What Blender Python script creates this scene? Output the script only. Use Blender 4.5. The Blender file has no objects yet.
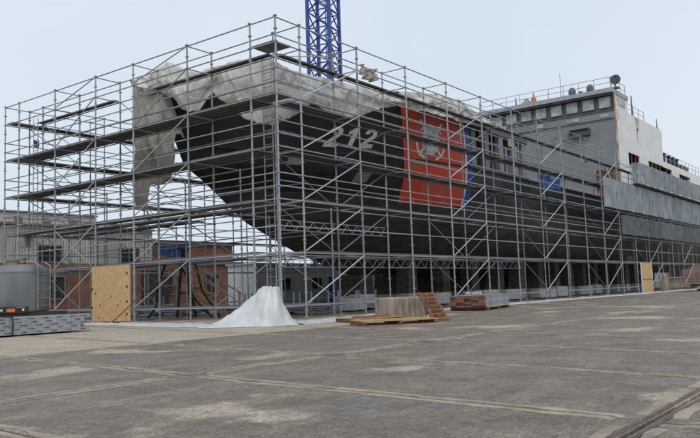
import bpy, bmesh, math, random
from mathutils import Vector, Matrix, noise
R = math.radians
random.seed(7)
S = bpy.context.scene
COL = S.collection

# ------------------------------------------------------------------ camera
CAM = Vector((-20.344, -18.771, 1.034))
fw = Vector((0.79201, 0.60300, 0.09546)); rt = Vector((0.60803, -0.79317, -0.03439)); up = Vector((-0.05498, -0.08528, 0.99484))
cd = bpy.data.cameras.new('camera'); cam = bpy.data.objects.new('camera', cd); COL.objects.link(cam)
m = Matrix((rt, up, -fw)).transposed().to_4x4(); m.translation = CAM
cam.matrix_world = m
cd.sensor_width = 36; cd.lens = 36 * 745.54 / 700; cd.clip_start = 0.1; cd.clip_end = 4000
S.camera = cam

# ------------------------------------------------------------------ sky, sun, exposure
SUN_EL, SUN_AZ = 52, 215          # azimuth of the light source, degrees from +X
W = bpy.data.worlds.new('World'); S.world = W; W.use_nodes = True
nt = W.node_tree; nt.nodes.clear()
out = nt.nodes.new('ShaderNodeOutputWorld')
sky = nt.nodes.new('ShaderNodeTexSky'); sky.sky_type = 'NISHITA'; sky.sun_disc = False
sky.sun_elevation = R(SUN_EL); sky.sun_rotation = R(90 - SUN_AZ); sky.dust_density = 4; sky.air_density = 1.0
b1 = nt.nodes.new('ShaderNodeBackground'); b1.inputs['Strength'].default_value = 0.10
nt.links.new(sky.outputs[0], b1.inputs['Color'])
b2 = nt.nodes.new('ShaderNodeBackground'); b2.inputs['Strength'].default_value = 0.86   # the overcast layer
tc = nt.nodes.new('ShaderNodeTexCoord')
nz = nt.nodes.new('ShaderNodeTexNoise'); nz.inputs['Scale'].default_value = 1.6; nz.inputs['Detail'].default_value = 3; nz.inputs['Roughness'].default_value = 0.45
nt.links.new(tc.outputs['Generated'], nz.inputs['Vector'])
cr = nt.nodes.new('ShaderNodeValToRGB')
cr.color_ramp.elements[0].position = 0.32; cr.color_ramp.elements[0].color = (0.70, 0.815, 0.93, 1)
cr.color_ramp.elements[1].position = 0.68; cr.color_ramp.elements[1].color = (0.83, 0.90, 0.985, 1)
nt.links.new(nz.outputs[0], cr.inputs[0]); nt.links.new(cr.outputs[0], b2.inputs['Color'])
mx = nt.nodes.new('ShaderNodeMixShader'); mx.inputs[0].default_value = 0.86
nt.links.new(b1.outputs[0], mx.inputs[1]); nt.links.new(b2.outputs[0], mx.inputs[2]); nt.links.new(mx.outputs[0], out.inputs['Surface'])
sd = bpy.data.lights.new('sun', 'SUN'); sd.energy = 0.9; sd.angle = R(25); sd.color = (1.0, 0.97, 0.92)
so = bpy.data.objects.new('sun', sd); COL.objects.link(so); so.location = (-30, -30, 60)
dirv = Vector((math.cos(R(SUN_EL)) * math.cos(R(SUN_AZ)), math.cos(R(SUN_EL)) * math.sin(R(SUN_AZ)), math.sin(R(SUN_EL))))
so.rotation_euler = dirv.to_track_quat('Z', 'Y').to_euler()
S.view_settings.view_transform = 'Standard'; S.view_settings.look = 'None'; S.view_settings.gamma = 1
S.view_settings.exposure = 0.22; S.view_settings.use_curve_mapping = False

# ------------------------------------------------------------------ materials
def mat(name, c1, c2=None, scale=3.0, rough=0.7, metal=0.0, bump=0.0, bscale=30.0, detail=6, stretch=(1, 1, 1), lo=0.35, hi=0.65,
        spots=None, sscale=2.0, sthr=0.6, objvar=0.0, coord='Object', sstretch=None):
    """two-tone noise material; spots = a third colour in irregular patches (rust, dirt, painted fold shading on the film)"""
    M = bpy.data.materials.new(name); M.use_nodes = True
    n = M.node_tree; N = n.nodes; L = n.links; bs = N['Principled BSDF']
    bs.inputs['Roughness'].default_value = rough; bs.inputs['Metallic'].default_value = metal
    tcn = N.new('ShaderNodeTexCoord')
    def mapped(st):
        mp = N.new('ShaderNodeMapping'); mp.inputs['Scale'].default_value = st
        L.new(tcn.outputs[coord], mp.inputs['Vector']); return mp.outputs[0]
    vec = mapped(stretch)
    c2 = c2 or c1
    t = N.new('ShaderNodeTexNoise'); t.inputs['Scale'].default_value = scale; t.inputs['Detail'].default_value = detail; t.inputs['Roughness'].default_value = 0.62
    L.new(vec, t.inputs['Vector'])
    r = N.new('ShaderNodeValToRGB'); r.color_ramp.elements[0].position = lo; r.color_ramp.elements[1].position = hi
    r.color_ramp.elements[0].color = (*c1, 1); r.color_ramp.elements[1].color = (*c2, 1)
    L.new(t.outputs[0], r.inputs[0]); colr = r.outputs[0]
    if spots:
        t2 = N.new('ShaderNodeTexNoise'); t2.inputs['Scale'].default_value = sscale; t2.inputs['Detail'].default_value = 8; t2.inputs['Roughness'].default_value = 0.7
        L.new(mapped(sstretch or stretch), t2.inputs['Vector'])
        r2 = N.new('ShaderNodeValToRGB'); r2.color_ramp.elements[0].position = sthr; r2.color_ramp.elements[1].position = sthr + 0.07
        L.new(t2.outputs[0], r2.inputs[0])
        mxn = N.new('ShaderNodeMix'); mxn.data_type = 'RGBA'
        L.new(r2.outputs[0], mxn.inputs[0]); L.new(colr, mxn.inputs[6]); mxn.inputs[7].default_value = (*spots, 1); colr = mxn.outputs[2]
    if objvar:
        oi = N.new('ShaderNodeObjectInfo'); hs = N.new('ShaderNodeHueSaturation')
        mr = N.new('ShaderNodeMapRange'); mr.inputs[3].default_value = 1 - objvar; mr.inputs[4].default_value = 1 + objvar
        L.new(oi.outputs['Random'], mr.inputs[0]); L.new(mr.outputs[0], hs.inputs['Value']); L.new(colr, hs.inputs['Color']); colr = hs.outputs[0]
    L.new(colr, bs.inputs['Base Color'])
    if bump:
        tb = N.new('ShaderNodeTexNoise'); tb.inputs['Scale'].default_value = bscale; tb.inputs['Detail'].default_value = 5
        L.new(vec, tb.inputs['Vector'])
        bp = N.new('ShaderNodeBump'); bp.inputs['Strength'].default_value = bump; bp.inputs['Distance'].default_value = 0.05
        L.new(tb.outputs[0], bp.inputs['Height']); L.new(bp.outputs[0], bs.inputs['Normal'])
    return M

M = {}
M['galv'] = mat('galvanised_tube', (.26, .27, .28), (.42, .43, .44), 6, .5, .55, objvar=.18, spots=(.28, .19, .12), sscale=1.2, sthr=.68, coord='Generated')
M['brace'] = mat('bright_tube', (.45, .46, .47), (.62, .63, .64), 4, .45, .35, objvar=.12, coord='Generated')
M['deck'] = mat('deck_steel', (.085, .085, .085), (.19, .19, .187), 9, .7, .2, objvar=.2, coord='Generated')
M['darkdeck'] = mat('dark_deck_board', (.07, .066, .06), (.14, .13, .12), 9, .8, 0, objvar=.2, coord='Generated')
M['ply'] = mat('plywood', (.50, .32, .14), (.66, .45, .22), 5, .75, 0, stretch=(1, 1.0, 1.0), spots=(.38, .22, .09), sscale=16, sthr=.60, detail=9)
M['bolt'] = mat('dark_bolt', (.03, .025, .02))
M['hull'] = mat('black_hull_paint', (.010, .010, .011), (.028, .028, .029), 1.2, .5, 0, bump=.05, bscale=2, spots=(.06, .055, .05), sscale=.9, sthr=.64, sstretch=(1, 1, 2))
M['hullgrey'] = mat('dark_grey_hull_paint', (.030, .029, .028), (.075, .07, .065), .9, .6, 0, spots=(.11, .095, .08), sscale=.7, sthr=.62, stretch=(1, 1, 2.4))
M['red'] = mat('red_stripe_paint', (.58, .05, .022), (.72, .085, .035), 2.0, .5, 0, spots=(.42, .12, .085), sscale=.8, sthr=.53)
M['white_line'] = mat('white_paint', (.60, .61, .61), (.74, .75, .75), 5, .5)
M['blue_line'] = mat('blue_paint', (.02, .055, .30), (.03, .085, .40), 5, .5)
M['number'] = mat('number_paint', (.56, .58, .60), (.68, .69, .70), 4, .5)
M['crest'] = mat('crest_grey', (.42, .47, .53), (.72, .74, .76), 5, .5, lo=.42, hi=.56)
M['crest2'] = mat('crest_white', (.55, .56, .56), (.75, .75, .74), 6, .5)
M['crestblue'] = mat('crest_blue', (.16, .22, .33), (.34, .41, .50), 6, .5)
M['shipgrey'] = mat('ship_grey_paint', (.19, .20, .21), (.245, .255, .265), .8, .55, 0, bump=.05, bscale=1.5, stretch=(1, 1, .7), spots=(.15, .155, .16), sscale=.6, sthr=.6)
M['bandgrey'] = mat('dark_grey_band_paint', (.05, .053, .056), (.105, .11, .115), 1.2, .55)
M['fascia'] = mat('fascia_grey_paint', (.30, .32, .34), (.42, .44, .455), 2, .5)
M['winboard'] = mat('window_covering', (.20, .20, .195), (.50, .50, .485), 1.3, .6, lo=.30, hi=.60, objvar=.15)
M['pale'] = mat('pale_cabin_paint', (.46, .48, .50), (.58, .60, .62), .6, .6, 0, stretch=(1, 1, .4))
M['white'] = mat('weathered_white_paint', (.70, .69, .67), (.82, .82, .81), 1.2, .55, 0, spots=(.50, .36, .24), sscale=.75, sthr=.61, sstretch=(1.4, 1, .16), coord='Object')
M['rust'] = mat('rust', (.12, .055, .03), (.24, .115, .06), 5, .9, 0, bump=.2)
M['rustrun'] = mat('rust_run', (.36, .20, .10), (.66, .58, .48), 1.5, .8, 0, stretch=(1, 1, .5), lo=.40, hi=.60)
M['interior'] = mat('dark_rusty_interior', (.05, .035, .025), (.16, .085, .05), 2, .9)
M['black'] = mat('black_steel', (.014, .014, .015), (.03, .03, .03), 4, .6)
M['sheet'] = mat('grey_sheeting', (.15, .172, .195), (.31, .34, .365), 1.6, .6, 0, bump=.3, bscale=5, objvar=.2, stretch=(2, 2, .6))
M['sheetdark'] = mat('dark_grey_netting', (.075, .08, .085), (.15, .155, .16), 2.2, .8, 0, bump=.3, bscale=5, objvar=.2, stretch=(2, 2, .6))
M['tarp'] = mat('dirty_white_tarp', (.46, .44, .405), (.68, .665, .635), 1.1, .75, 0, bump=.8, bscale=1.6, spots=(.36, .30, .235), sscale=.8, sthr=.56, sstretch=(1, 1, 1.6))
M['tarpbrown'] = mat('brown_canvas', (.27, .245, .21), (.43, .40, .355), 1.4, .85, 0, bump=.5, bscale=3, spots=(.22, .165, .11), sscale=.9, sthr=.57, stretch=(1, 1, .4))
M['film'] = mat('white_shrink_film', (.49, .495, .50), (.65, .655, .66), 1.6, .4, 0, bump=.35, bscale=5, spots=(.38, .36, .33), sscale=1.5, sthr=.60)  # tan patches imitate brown shading in the folds
M['bluetarp'] = mat('blue_tarp', (.022, .08, .28), (.05, .16, .42), 3, .6, 0, bump=.4, bscale=6, spots=(.45, .5, .56), sscale=2.2, sthr=.60)
M['crane'] = mat('blue_crane_paint', (.022, .055, .26), (.035, .08, .34), 2, .45)
M['tank'] = mat('tank_grey_paint', (.135, .14, .145), (.205, .215, .22), 1.6, .5, .1, spots=(.15, .14, .13), sscale=1.4, sthr=.60, stretch=(1, 1, .4))
M['plank'] = mat('galvanised_plank', (.30, .315, .325), (.46, .475, .485), 5, .5, .45, objvar=.16)
M['wood'] = mat('pallet_wood', (.33, .20, .09), (.50, .34, .15), 6, .85, 0, objvar=.25, stretch=(.5, 3, 3))
M['redwood'] = mat('red_brown_wood', (.14, .058, .038), (.25, .115, .075), 6, .85, 0, objvar=.25)
M['timber'] = mat('new_timber', (.42, .25, .13), (.55, .35, .19), 6, .8, 0, objvar=.15)
M['concrete'] = mat('old_concrete', (.19, .155, .12), (.42, .36, .29), 2.6, .9, 0, bump=.6, bscale=14, stretch=(2.4, 2.4, .35), spots=(.19, .10, .055), sscale=1.4, sthr=.62)
M['blockgrey'] = mat('pale_block_concrete', (.34, .35, .35), (.50, .51, .51), 3, .9, 0, bump=.2)
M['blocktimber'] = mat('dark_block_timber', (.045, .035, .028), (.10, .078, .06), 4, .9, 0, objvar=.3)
M['clad'] = mat('corrugated_cladding', (.30, .29, .265), (.43, .42, .39), 1.2, .6, .1, objvar=.12, stretch=(2, 2, .3), spots=(.25, .20, .15), sscale=.7, sthr=.64)
M['beige'] = mat('beige_cladding', (.46, .42, .35), (.55, .50, .42), 2, .7)
M['dark_glass'] = mat('dark_glass', (.02, .022, .024), (.04, .042, .045), 2, .15)
M['roofsteel'] = mat('roof_edge_steel', (.12, .12, .12), (.2, .2, .195), 3, .6)
M['hose'] = mat('black_rubber', (.012, .012, .012), (.03, .03, .03), 4, .6)
M['orange'] = mat('orange_paint', (.50, .12, .02), (.62, .2, .05), 4, .6)
M['lamp_white'] = mat('pale_lens', (.62, .62, .60), (.78, .78, .76), 4, .25)
M['dome'] = mat('dark_dome', (.07, .07, .07), (.15, .15, .15), 3, .5)

def brick_mat():
    Mt = bpy.data.materials.new('brickwork'); Mt.use_nodes = True
    N = Mt.node_tree.nodes; L = Mt.node_tree.links; bs = N['Principled BSDF']; bs.inputs['Roughness'].default_value = .9
    t = N.new('ShaderNodeTexCoord'); mp = N.new('ShaderNodeMapping'); mp.inputs['Rotation'].default_value = (R(90), 0, 0)
    L.new(t.outputs['Object'], mp.inputs[0])
    b = N.new('ShaderNodeTexBrick'); b.inputs['Scale'].default_value = 2.2; b.inputs['Color1'].default_value = (.17, .060, .038, 1); b.inputs['Color2'].default_value = (.25, .095, .06, 1)
    b.inputs['Mortar'].default_value = (.30, .24, .20, 1); b.inputs['Mortar Size'].default_value = .014
    L.new(mp.outputs[0], b.inputs['Vector'])
    nzz = N.new('ShaderNodeTexNoise'); nzz.inputs['Scale'].default_value = .6; nzz.inputs['Detail'].default_value = 6; L.new(t.outputs['Object'], nzz.inputs['Vector'])
    rr = N.new('ShaderNodeValToRGB'); rr.color_ramp.elements[0].position = .35; rr.color_ramp.elements[1].position = .7; rr.color_ramp.elements[0].color = (.6, .6, .6, 1); rr.color_ramp.elements[1].color = (1.15, 1.1, 1.1, 1)
    L.new(nzz.outputs[0], rr.inputs[0])
    x = N.new('ShaderNodeMix'); x.data_type = 'RGBA'; x.blend_type = 'MULTIPLY'; x.inputs[0].default_value = 1
    L.new(b.outputs['Color'], x.inputs[6]); L.new(rr.outputs[0], x.inputs[7]); L.new(x.outputs[2], bs.inputs['Base Color'])
    return Mt
M['brick'] = brick_mat()

def ground_mat(name, attr):
    """old yard concrete; each slab's own wetness (an object property) shifts how much of it is dark and damp"""
    Mt = bpy.data.materials.new(name); Mt.use_nodes = True
    N = Mt.node_tree.nodes; L = Mt.node_tree.links; bs = N['Principled BSDF']
    g = N.new('ShaderNodeNewGeometry')
    def ns(scale, detail=6, rough=.6, st=(1, 1, 1)):
        mp = N.new('ShaderNodeMapping'); mp.inputs['Scale'].default_value = st; L.new(g.outputs['Position'], mp.inputs[0])
        t = N.new('ShaderNodeTexNoise'); t.inputs['Scale'].default_value = scale; t.inputs['Detail'].default_value = detail; t.inputs['Roughness'].default_value = rough
        L.new(mp.outputs[0], t.inputs['Vector']); return t.outputs[0]
    def ramp(src, p0, p1, c0=(0, 0, 0), c1=(1, 1, 1)):
        r = N.new('ShaderNodeValToRGB'); r.color_ramp.elements[0].position = p0; r.color_ramp.elements[1].position = p1
        r.color_ramp.elements[0].color = (*c0, 1); r.color_ramp.elements[1].color = (*c1, 1); L.new(src, r.inputs[0]); return r.outputs[0]
    def math_(op, a, b):
        mm = N.new('ShaderNodeMath'); mm.operation = op
        for i, v in enumerate((a, b)):
            if isinstance(v, (int, float)): mm.inputs[i].default_value = v
            else: L.new(v, mm.inputs[i])
        return mm.outputs[0]
    def mix(f, a, b, blend='MIX'):
        x = N.new('ShaderNodeMix'); x.data_type = 'RGBA'; x.blend_type = blend
        if isinstance(f, (int, float)): x.inputs[0].default_value = f
        else: L.new(f, x.inputs[0])
        for k, v in ((6, a), (7, b)):
            if isinstance(v, tuple): x.inputs[k].default_value = (*v, 1)
            else: L.new(v, x.inputs[k])
        return x.outputs[2]
    dry = mix(ramp(ns(.9), .35, .65), (.37, .315, .25), (.47, .405, .325))
    damp = mix(ramp(ns(1.3), .35, .65), (.145, .120, .097), (.235, .198, .160))
    if attr:
        a = N.new('ShaderNodeAttribute'); a.attribute_type = 'OBJECT'; a.attribute_name = 'wet'; wet = a.outputs['Fac']
    else:
        v = N.new('ShaderNodeValue'); v.outputs[0].default_value = .5; wet = v.outputs[0]
    f = math_('ADD', math_('MULTIPLY', ns(.42, 7, .58), 1.0), math_('SUBTRACT', wet, .5))
    wetmask = ramp(f, .47, .53)
    col = mix(wetmask, dry, damp)
    # streaks of dried mud, aggregate speckle, blue paint overspray
    st = ramp(ns(1.6, 7, .65, (.35, 1.2, 1)), .54, .66)
    col = mix(math_('MULTIPLY', st, .55), col, (.30, .26, .215))
    sp = ramp(ns(55, 4, .75), .34, .68, (.30, .30, .30), (1.75, 1.72, 1.68))
    col = mix(.9, col, sp, 'MULTIPLY')
    # patches of blue overspray near the camera
    dv = N.new('ShaderNodeVectorMath'); dv.operation = 'DISTANCE'; L.new(g.outputs['Position'], dv.inputs[0]); dv.inputs[1].default_value = (-14.75, -15.0, 0)
    bl = math_('MULTIPLY', ramp(dv.outputs['Value'], .35, 1.3, (1, 1, 1), (0, 0, 0)), ramp(ns(3.2, 6, .7), .52, .60))
    col = mix(math_('MULTIPLY', bl, .6), col, (.13, .17, .24))
    sp2 = ramp(ns(7, 6, .75), .32, .66, (.58, .58, .59), (1.34, 1.32, 1.29))
    col = mix(.8, col, sp2, 'MULTIPLY')
    sp3 = ramp(ns(19, 4, .7), .36, .64, (.62, .62, .62), (1.32, 1.3, 1.27)); col = mix(.8, col, sp3, 'MULTIPLY')
    pit = ramp(ns(27, 2, .5), .30, .36); col = mix(math_('MULTIPLY', math_('SUBTRACT', 1.0, pit), .7), col, (.05, .045, .04))
    crack = ramp(ns(.8, 12, .75), .492, .50); crack2 = ramp(ns(.8, 12, .75), .50, .508)
    ck = math_('SUBTRACT', crack, crack2)
    col = mix(math_('MULTIPLY', ck, .45), col, (.10, .09, .08))
    L.new(col, bs.inputs['Base Color'])
    rr = N.new('ShaderNodeMapRange'); rr.inputs[3].default_value = .85; rr.inputs[4].default_value = .66
    L.new(wetmask, rr.inputs[0]); L.new(rr.outputs[0], bs.inputs['Roughness'])
    bp = N.new('ShaderNodeBump'); bp.inputs['Strength'].default_value = .5; bp.inputs['Distance'].default_value = .025
    L.new(ns(22, 6, .7), bp.inputs['Height']); L.new(bp.outputs[0], bs.inputs['Normal'])
    return Mt
M['slab'] = ground_mat('yard_concrete_slab', True)
M['yard'] = ground_mat('yard_concrete', False)
M['strip'] = mat('joint_strip_mortar', (.24, .195, .15), (.42, .355, .28), 2.8, .9, 0, bump=.5, bscale=25, spots=(.20, .17, .14), sscale=1.6, sthr=.58)
M['groove'] = mat('joint_dirt', (.07, .055, .045), (.13, .10, .08), 4, .95)
M['rail'] = mat('rail_steel', (.085, .05, .035), (.18, .115, .085), 4, .6, .4)

# ------------------------------------------------------------------ mesh helpers
class MB:
    def __init__(s): s.v = []; s.f = []
    def box(s, x0, x1, y0, y1, z0, z1, mtx=None):
        o = len(s.v)
        for z in (z0, z1):
            for x, y in ((x0, y0), (x1, y0), (x1, y1), (x0, y1)):
                p = Vector((x, y, z)); s.v.append(tuple(mtx @ p) if mtx else tuple(p))
        s.f += [tuple(o + i for i in q) for q in ((3, 2, 1, 0), (4, 5, 6, 7), (0, 1, 5, 4), (1, 2, 6, 5), (2, 3, 7, 6), (3, 0, 4, 7))]
        return s
    def tube(s, p, q, r, n=8, r2=None, cap=True):
        p = Vector(p); q = Vector(q); d = (q - p)
        if d.length < 1e-6: return s
        a = d.normalized().orthogonal().normalized(); b = d.normalized().cross(a); o = len(s.v); r2 = r if r2 is None else r2
        for c, rr in ((p, r), (q, r2)):
            for i in range(n):
                t = 2 * math.pi * i / n; s.v.append(tuple(c + a * rr * math.cos(t) + b * rr * math.sin(t)))
        s.f += [(o + i, o + (i + 1) % n, o + n + (i + 1) % n, o + n + i) for i in range(n)]
        if cap: s.f += [tuple(o + n - 1 - i for i in range(n)), tuple(o + n + i for i in range(n))]
        return s
    def path(s, pts, r, n=7):
        for a, b in zip(pts, pts[1:]): s.tube(a, b, r, n)
        return s
    def lathe(s, prof, n=24, c=(0, 0, 0)):
        o = len(s.v)
        for r, z in prof:
            for i in range(n):
                t = 2 * math.pi * i / n; s.v.append((c[0] + r * math.cos(t), c[1] + r * math.sin(t), c[2] + z))
        k = len(prof)
        for j in range(k - 1):
            for i in range(n):
                s.f.append((o + j * n + i, o + j * n + (i + 1) % n, o + (j + 1) * n + (i + 1) % n, o + (j + 1) * n + i))
        s.f += [tuple(o + n - 1 - i for i in range(n)), tuple(o + (k - 1) * n + i for i in range(n))]
        return s
    def grid(s, P, close=False):
        """P[i][j] points"""
        o = len(s.v); nj = len(P[0])
        for row in P: s.v += [tuple(p) for p in row]
        for i in range(len(P) - 1):
            for j in range(nj - 1): s.f.append((o + i * nj + j, o + i * nj + j + 1, o + (i + 1) * nj + j + 1, o + (i + 1) * nj + j))
        return s
    def mesh(s, name, material, smooth=False):
        me = bpy.data.meshes.new(name); me.from_pydata(s.v, [], s.f); me.update()
        bm = bmesh.new(); bm.from_mesh(me); bmesh.ops.recalc_face_normals(bm, faces=bm.faces); bm.to_mesh(me); bm.free()
        if material: me.materials.append(M[material])
        if smooth:
            for p in me.polygons: p.use_smooth = True
        return me
    def build(s, name, material, parent=None, smooth=False, loc=None):
        return put(name, s.mesh(name, material, smooth), parent, loc)
def put(name, me, parent=None, loc=None, mtx=None):
    o = bpy.data.objects.new(name, me); COL.objects.link(o)
    if parent: o.parent = parent
    if mtx is not None: o.matrix_local = mtx
    elif loc is not None: o.location = loc
    return o
def tag(o, label=None, cat=None, group=None, kind=None):
    if label: o['label'] = label
    if cat: o['category'] = cat
    if group: o['group'] = group
    if kind: o['kind'] = kind
    return o
def thing(name, label, cat, loc=(0, 0, 0), rz=0, group=None):
    o = bpy.data.objects.new(name, None); COL.objects.link(o); o.location = loc; o.rotation_euler = (0, 0, rz)
    o.empty_display_size = .2
    return tag(o, label, cat, group, 'thing')
def solid(o, t, off=0):
    md = o.modifiers.new('thickness', 'SOLIDIFY'); md.thickness = t; md.offset = off
    return o
def bevel(o, w, seg=1):
    md = o.modifiers.new('edge', 'BEVEL'); md.width = w; md.segments = seg; md.limit_method = 'ANGLE'
    return o
def along(p, q, unit=True):
    """matrix that puts a unit-length +Z mesh between p and q"""
    p = Vector(p); q = Vector(q); d = q - p
    mt = d.to_track_quat('Z', 'Y').to_matrix().to_4x4(); mt.translation = p
    return mt @ Matrix.Diagonal((1, 1, d.length, 1))
def interp(x, xs, ys):
    if x <= xs[0]: return ys[0]
    for a, b, c, d in zip(xs, xs[1:], ys, ys[1:]):
        if x <= b: return c + (d - c) * (x - a) / (b - a)
    return ys[-1]
def fbm(x, y, z=0.0, o=4): return noise.fractal(Vector((x, y, z)), 1.0, 2.0, o)

# ------------------------------------------------------------------ ground: yard sheet, slabs, joints
g = MB().box(-900, 1500, -900, 1500, -.6, -.05).build('ground', 'yard'); tag(g, 'wide concrete shipyard apron', None, kind='structure')
YL = [-29.2, -23.15, -17.1, -11.06, -5.0, 1.0, 7.0, 13.0, 19.0, 25.0]
XL = [(-24.5, .05), (-20.6, .08), (-17.0, .10), (-13.78, .132), (-10.78, .186), (-7.9, .247), (-5.2, .27)] + [(-5.2 + 2.9 * i, .27) for i in range(1, 9)] + [(18 + 6 * (i - 8), .27) for i in range(9, 17)]
def xl(i, y): return XL[i][0] + XL[i][1] * (y + 11.06)
def wetness(i, j):
    x = .5 * (XL[i][0] + XL[i + 1][0]); y = YL[j]
    if y > -1 and x + .27 * (y + 14) > 1: return .66
    if x < -17: return .60
    if x < -13.7: return .60 if y < -10 else .36
    if x < -10.7: return .62 if y < -16 else .60 if y < -11 else .50 if y < -5 else .25
    if x < -7.8: return .68 if y < -11 else .60 if y < -5 else .34 if y < 0 else .25
    if x < -5: return .64 if y < -11 else .62 if y < -5 else .36
    if x < 4 and y > -6: return .40
    return .58 + .1 * (random.random() - .5) if y < -4 else .46
slabmat = M['slab']
for i in range(len(XL) - 1):
    for j in range(len(YL) - 1):
        y0, y1 = YL[j] + .02, YL[j + 1] - .02
        q = [(xl(i, y0) + .015, y0), (xl(i + 1, y0) - .015, y0), (xl(i + 1, y1) - .015, y1), (xl(i, y1) + .015, y1)]
        cx = sum(p[0] for p in q) / 4; cy = sum(p[1] for p in q) / 4; dz = random.uniform(-.004, .002)
        b = MB(); b.v = [(x - cx, y - cy, -.06) for x, y in q] + [(x - cx, y - cy, dz) for x, y in q]
        b.f = [(4, 5, 6, 7), (0, 1, 5, 4), (1, 2, 6, 5), (2, 3, 7, 6), (3, 0, 4, 7)]
        o = b.build('slab', 'slab', g, loc=(cx, cy, 0)); o['wet'] = wetness(i, j)
def strip(pts, w0, w1, z=.010, name='joint_strip', material='strip', wob=.03, seed=0):
    """raised mortar strip with worn edges, from w0 to w1 beside the line pts[0]-pts[1]"""
    a, c = Vector(pts[0]), Vector(pts[1]); d = (c - a); n = max(8, int(d.length / .18)); d.normalize(); nrm = Vector((-d.y, d.x))
    P = []
    for k in range(n + 1):
        p = a + (c - a) * k / n
        e0 = w0 + wob * fbm(k * .33, seed, 1) * 1.5; e1 = w1 + wob * fbm(k * .33, seed, 7) * 1.5
        br = fbm(k * .21, seed, 13); zz = -.02 if k in (0, n) else z if br > -.30 else z * .3
        em = (e0 + e1) / 2; e0, e1 = em + (e0 - em) * min(1, 1.25 + br), em + (e1 - em) * min(1, 1.25 + br)
        P.append([(p.x + nrm.x * e0, p.y + nrm.y * e0, -.02), (p.x + nrm.x * e0, p.y + nrm.y * e0, zz), (p.x + nrm.x * e1, p.y + nrm.y * e1, zz), (p.x + nrm.x * e1, p.y + nrm.y * e1, -.02)])
    return MB().grid(P).build(name, material, g)
sd_ = 0
for i, (w, gp) in {2: (.07, .04), 3: (.095, .035), 4: (.055, .025), 5: (.06, .02), 6: (.05, .02), 7: (.05, .02), 8: (.04, .02)}.items():
    for j in range(1, 7):
        p = [(xl(i, YL[j] + .13), YL[j] + .13), (xl(i, YL[j + 1] - .13), YL[j + 1] - .13)]
        sd_ += 3; strip(p, gp, gp + w, seed=sd_); strip(p, -gp - w, -gp, seed=sd_ + 1)
for j, w, gp in ((3, .11, .035), (2, .10, .095), (4, .05, .02)):
    for i in range(1, 14):
        a, b = xl(i, YL[j]) + .12, xl(i + 1, YL[j]) - .12
        sd_ += 3; strip([(a, YL[j]), (b, YL[j])], gp, gp + w, seed=sd_); strip([(a, YL[j]), (b, YL[j])], -gp - w, -gp, seed=sd_ + 1)
for s_ in (-.065, .065):        # crane rail set in the slot of the near joint
    MB().box(-22, 40, -17.1 + s_ - .022, -17.1 + s_ + .022, -.05, .004).build('crane_rail', 'rail', g)

# ------------------------------------------------------------------ ship
YC = 9.95
zs_ = [2, 3.2, 4.9, 6.8, 7.5, 10.6, 12]; us_ = [17.1, 12.4, 8.0, 5.2, 3.9, 2.4, 1.8]
bz_ = [2, 2.6, 3.4, 4.6, 6.5, 9, 12]; bm_ = [1.5, 4.2, 5.6, 6.4, 6.8, 7.0, 7.1]
def stem(z): return interp(z, zs_, us_)
def hb(u, z):
    t = min(1, max(0, (u - stem(z)) / interp(z, [2, 6, 11], [30, 24, 17])))
    return interp(z, bz_, bm_) * (1 - (1 - t) ** 2.3)
ship = thing('ship', 'black hulled ship in dry dock with white numbers, red stripe and grey bridge', 'ship', (YC, YC, 0))
def SP(b, name, material, parent=None, smooth=False):
    b.v = [(x - YC, y - YC, z) for x, y, z in b.v]
    o = b.build(name, material, parent or ship, smooth); return o
def hull_rows(z0, z1, nz, u1, nu):
    Pp, Ps = [], []
    for k in range(nz + 1):
        z = z0 + (z1 - z0) * k / nz; s0 = stem(z); rp, rs = [], []
        for i in range(nu + 1):
            t = i / nu; u = s0 + (u1 - s0) * t ** 1.8; h = hb(u, z)
            rp.append((u, YC - h, z)); rs.append((u, YC + h, z))
        Pp.append(rp); Ps.append(rs)
    return Pp, Ps
lo = MB(); a, b = hull_rows(2.0, 6.4, 14, 88, 60); lo.grid(a).grid(b)
lo.grid([a[0], b[0]]); lo.grid([[r[-1] for r in a], [r[-1] for r in b]])
SP(lo, 'lower_hull', 'hullgrey', smooth=False)
mid = MB(); a, b = hull_rows(6.404, 8.4, 8, 88, 60); mid.grid(a).grid(b); mid.grid([a[-1], b[-1]]); mid.grid([[r[-1] for r in a], [r[-1] for r in b]])
SP(mid, 'upper_hull', 'hull')
fc = MB(); a, b = hull_rows(8.404, 11.35, 10, 20.7, 40); fc.grid(a).grid(b); fc.grid([a[-1], b[-1]]); fc.grid([[r[-1] for r in a], [r[-1] for r in b]])
SP(fc, 'forecastle', 'hull')
for zc in (8.4, 5.0):      # rubbing strakes
    bb = MB(); pts = [(u, YC - hb(u, zc) - .02, zc) for u in [stem(zc) + .3 + (86 - stem(zc)) * (k / 40) ** 1.6 for k in range(41)]]
    bb.path(pts, .07 if zc > 6 else .04, 6); SP(bb, 'rubbing_strake', 'hull')
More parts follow.
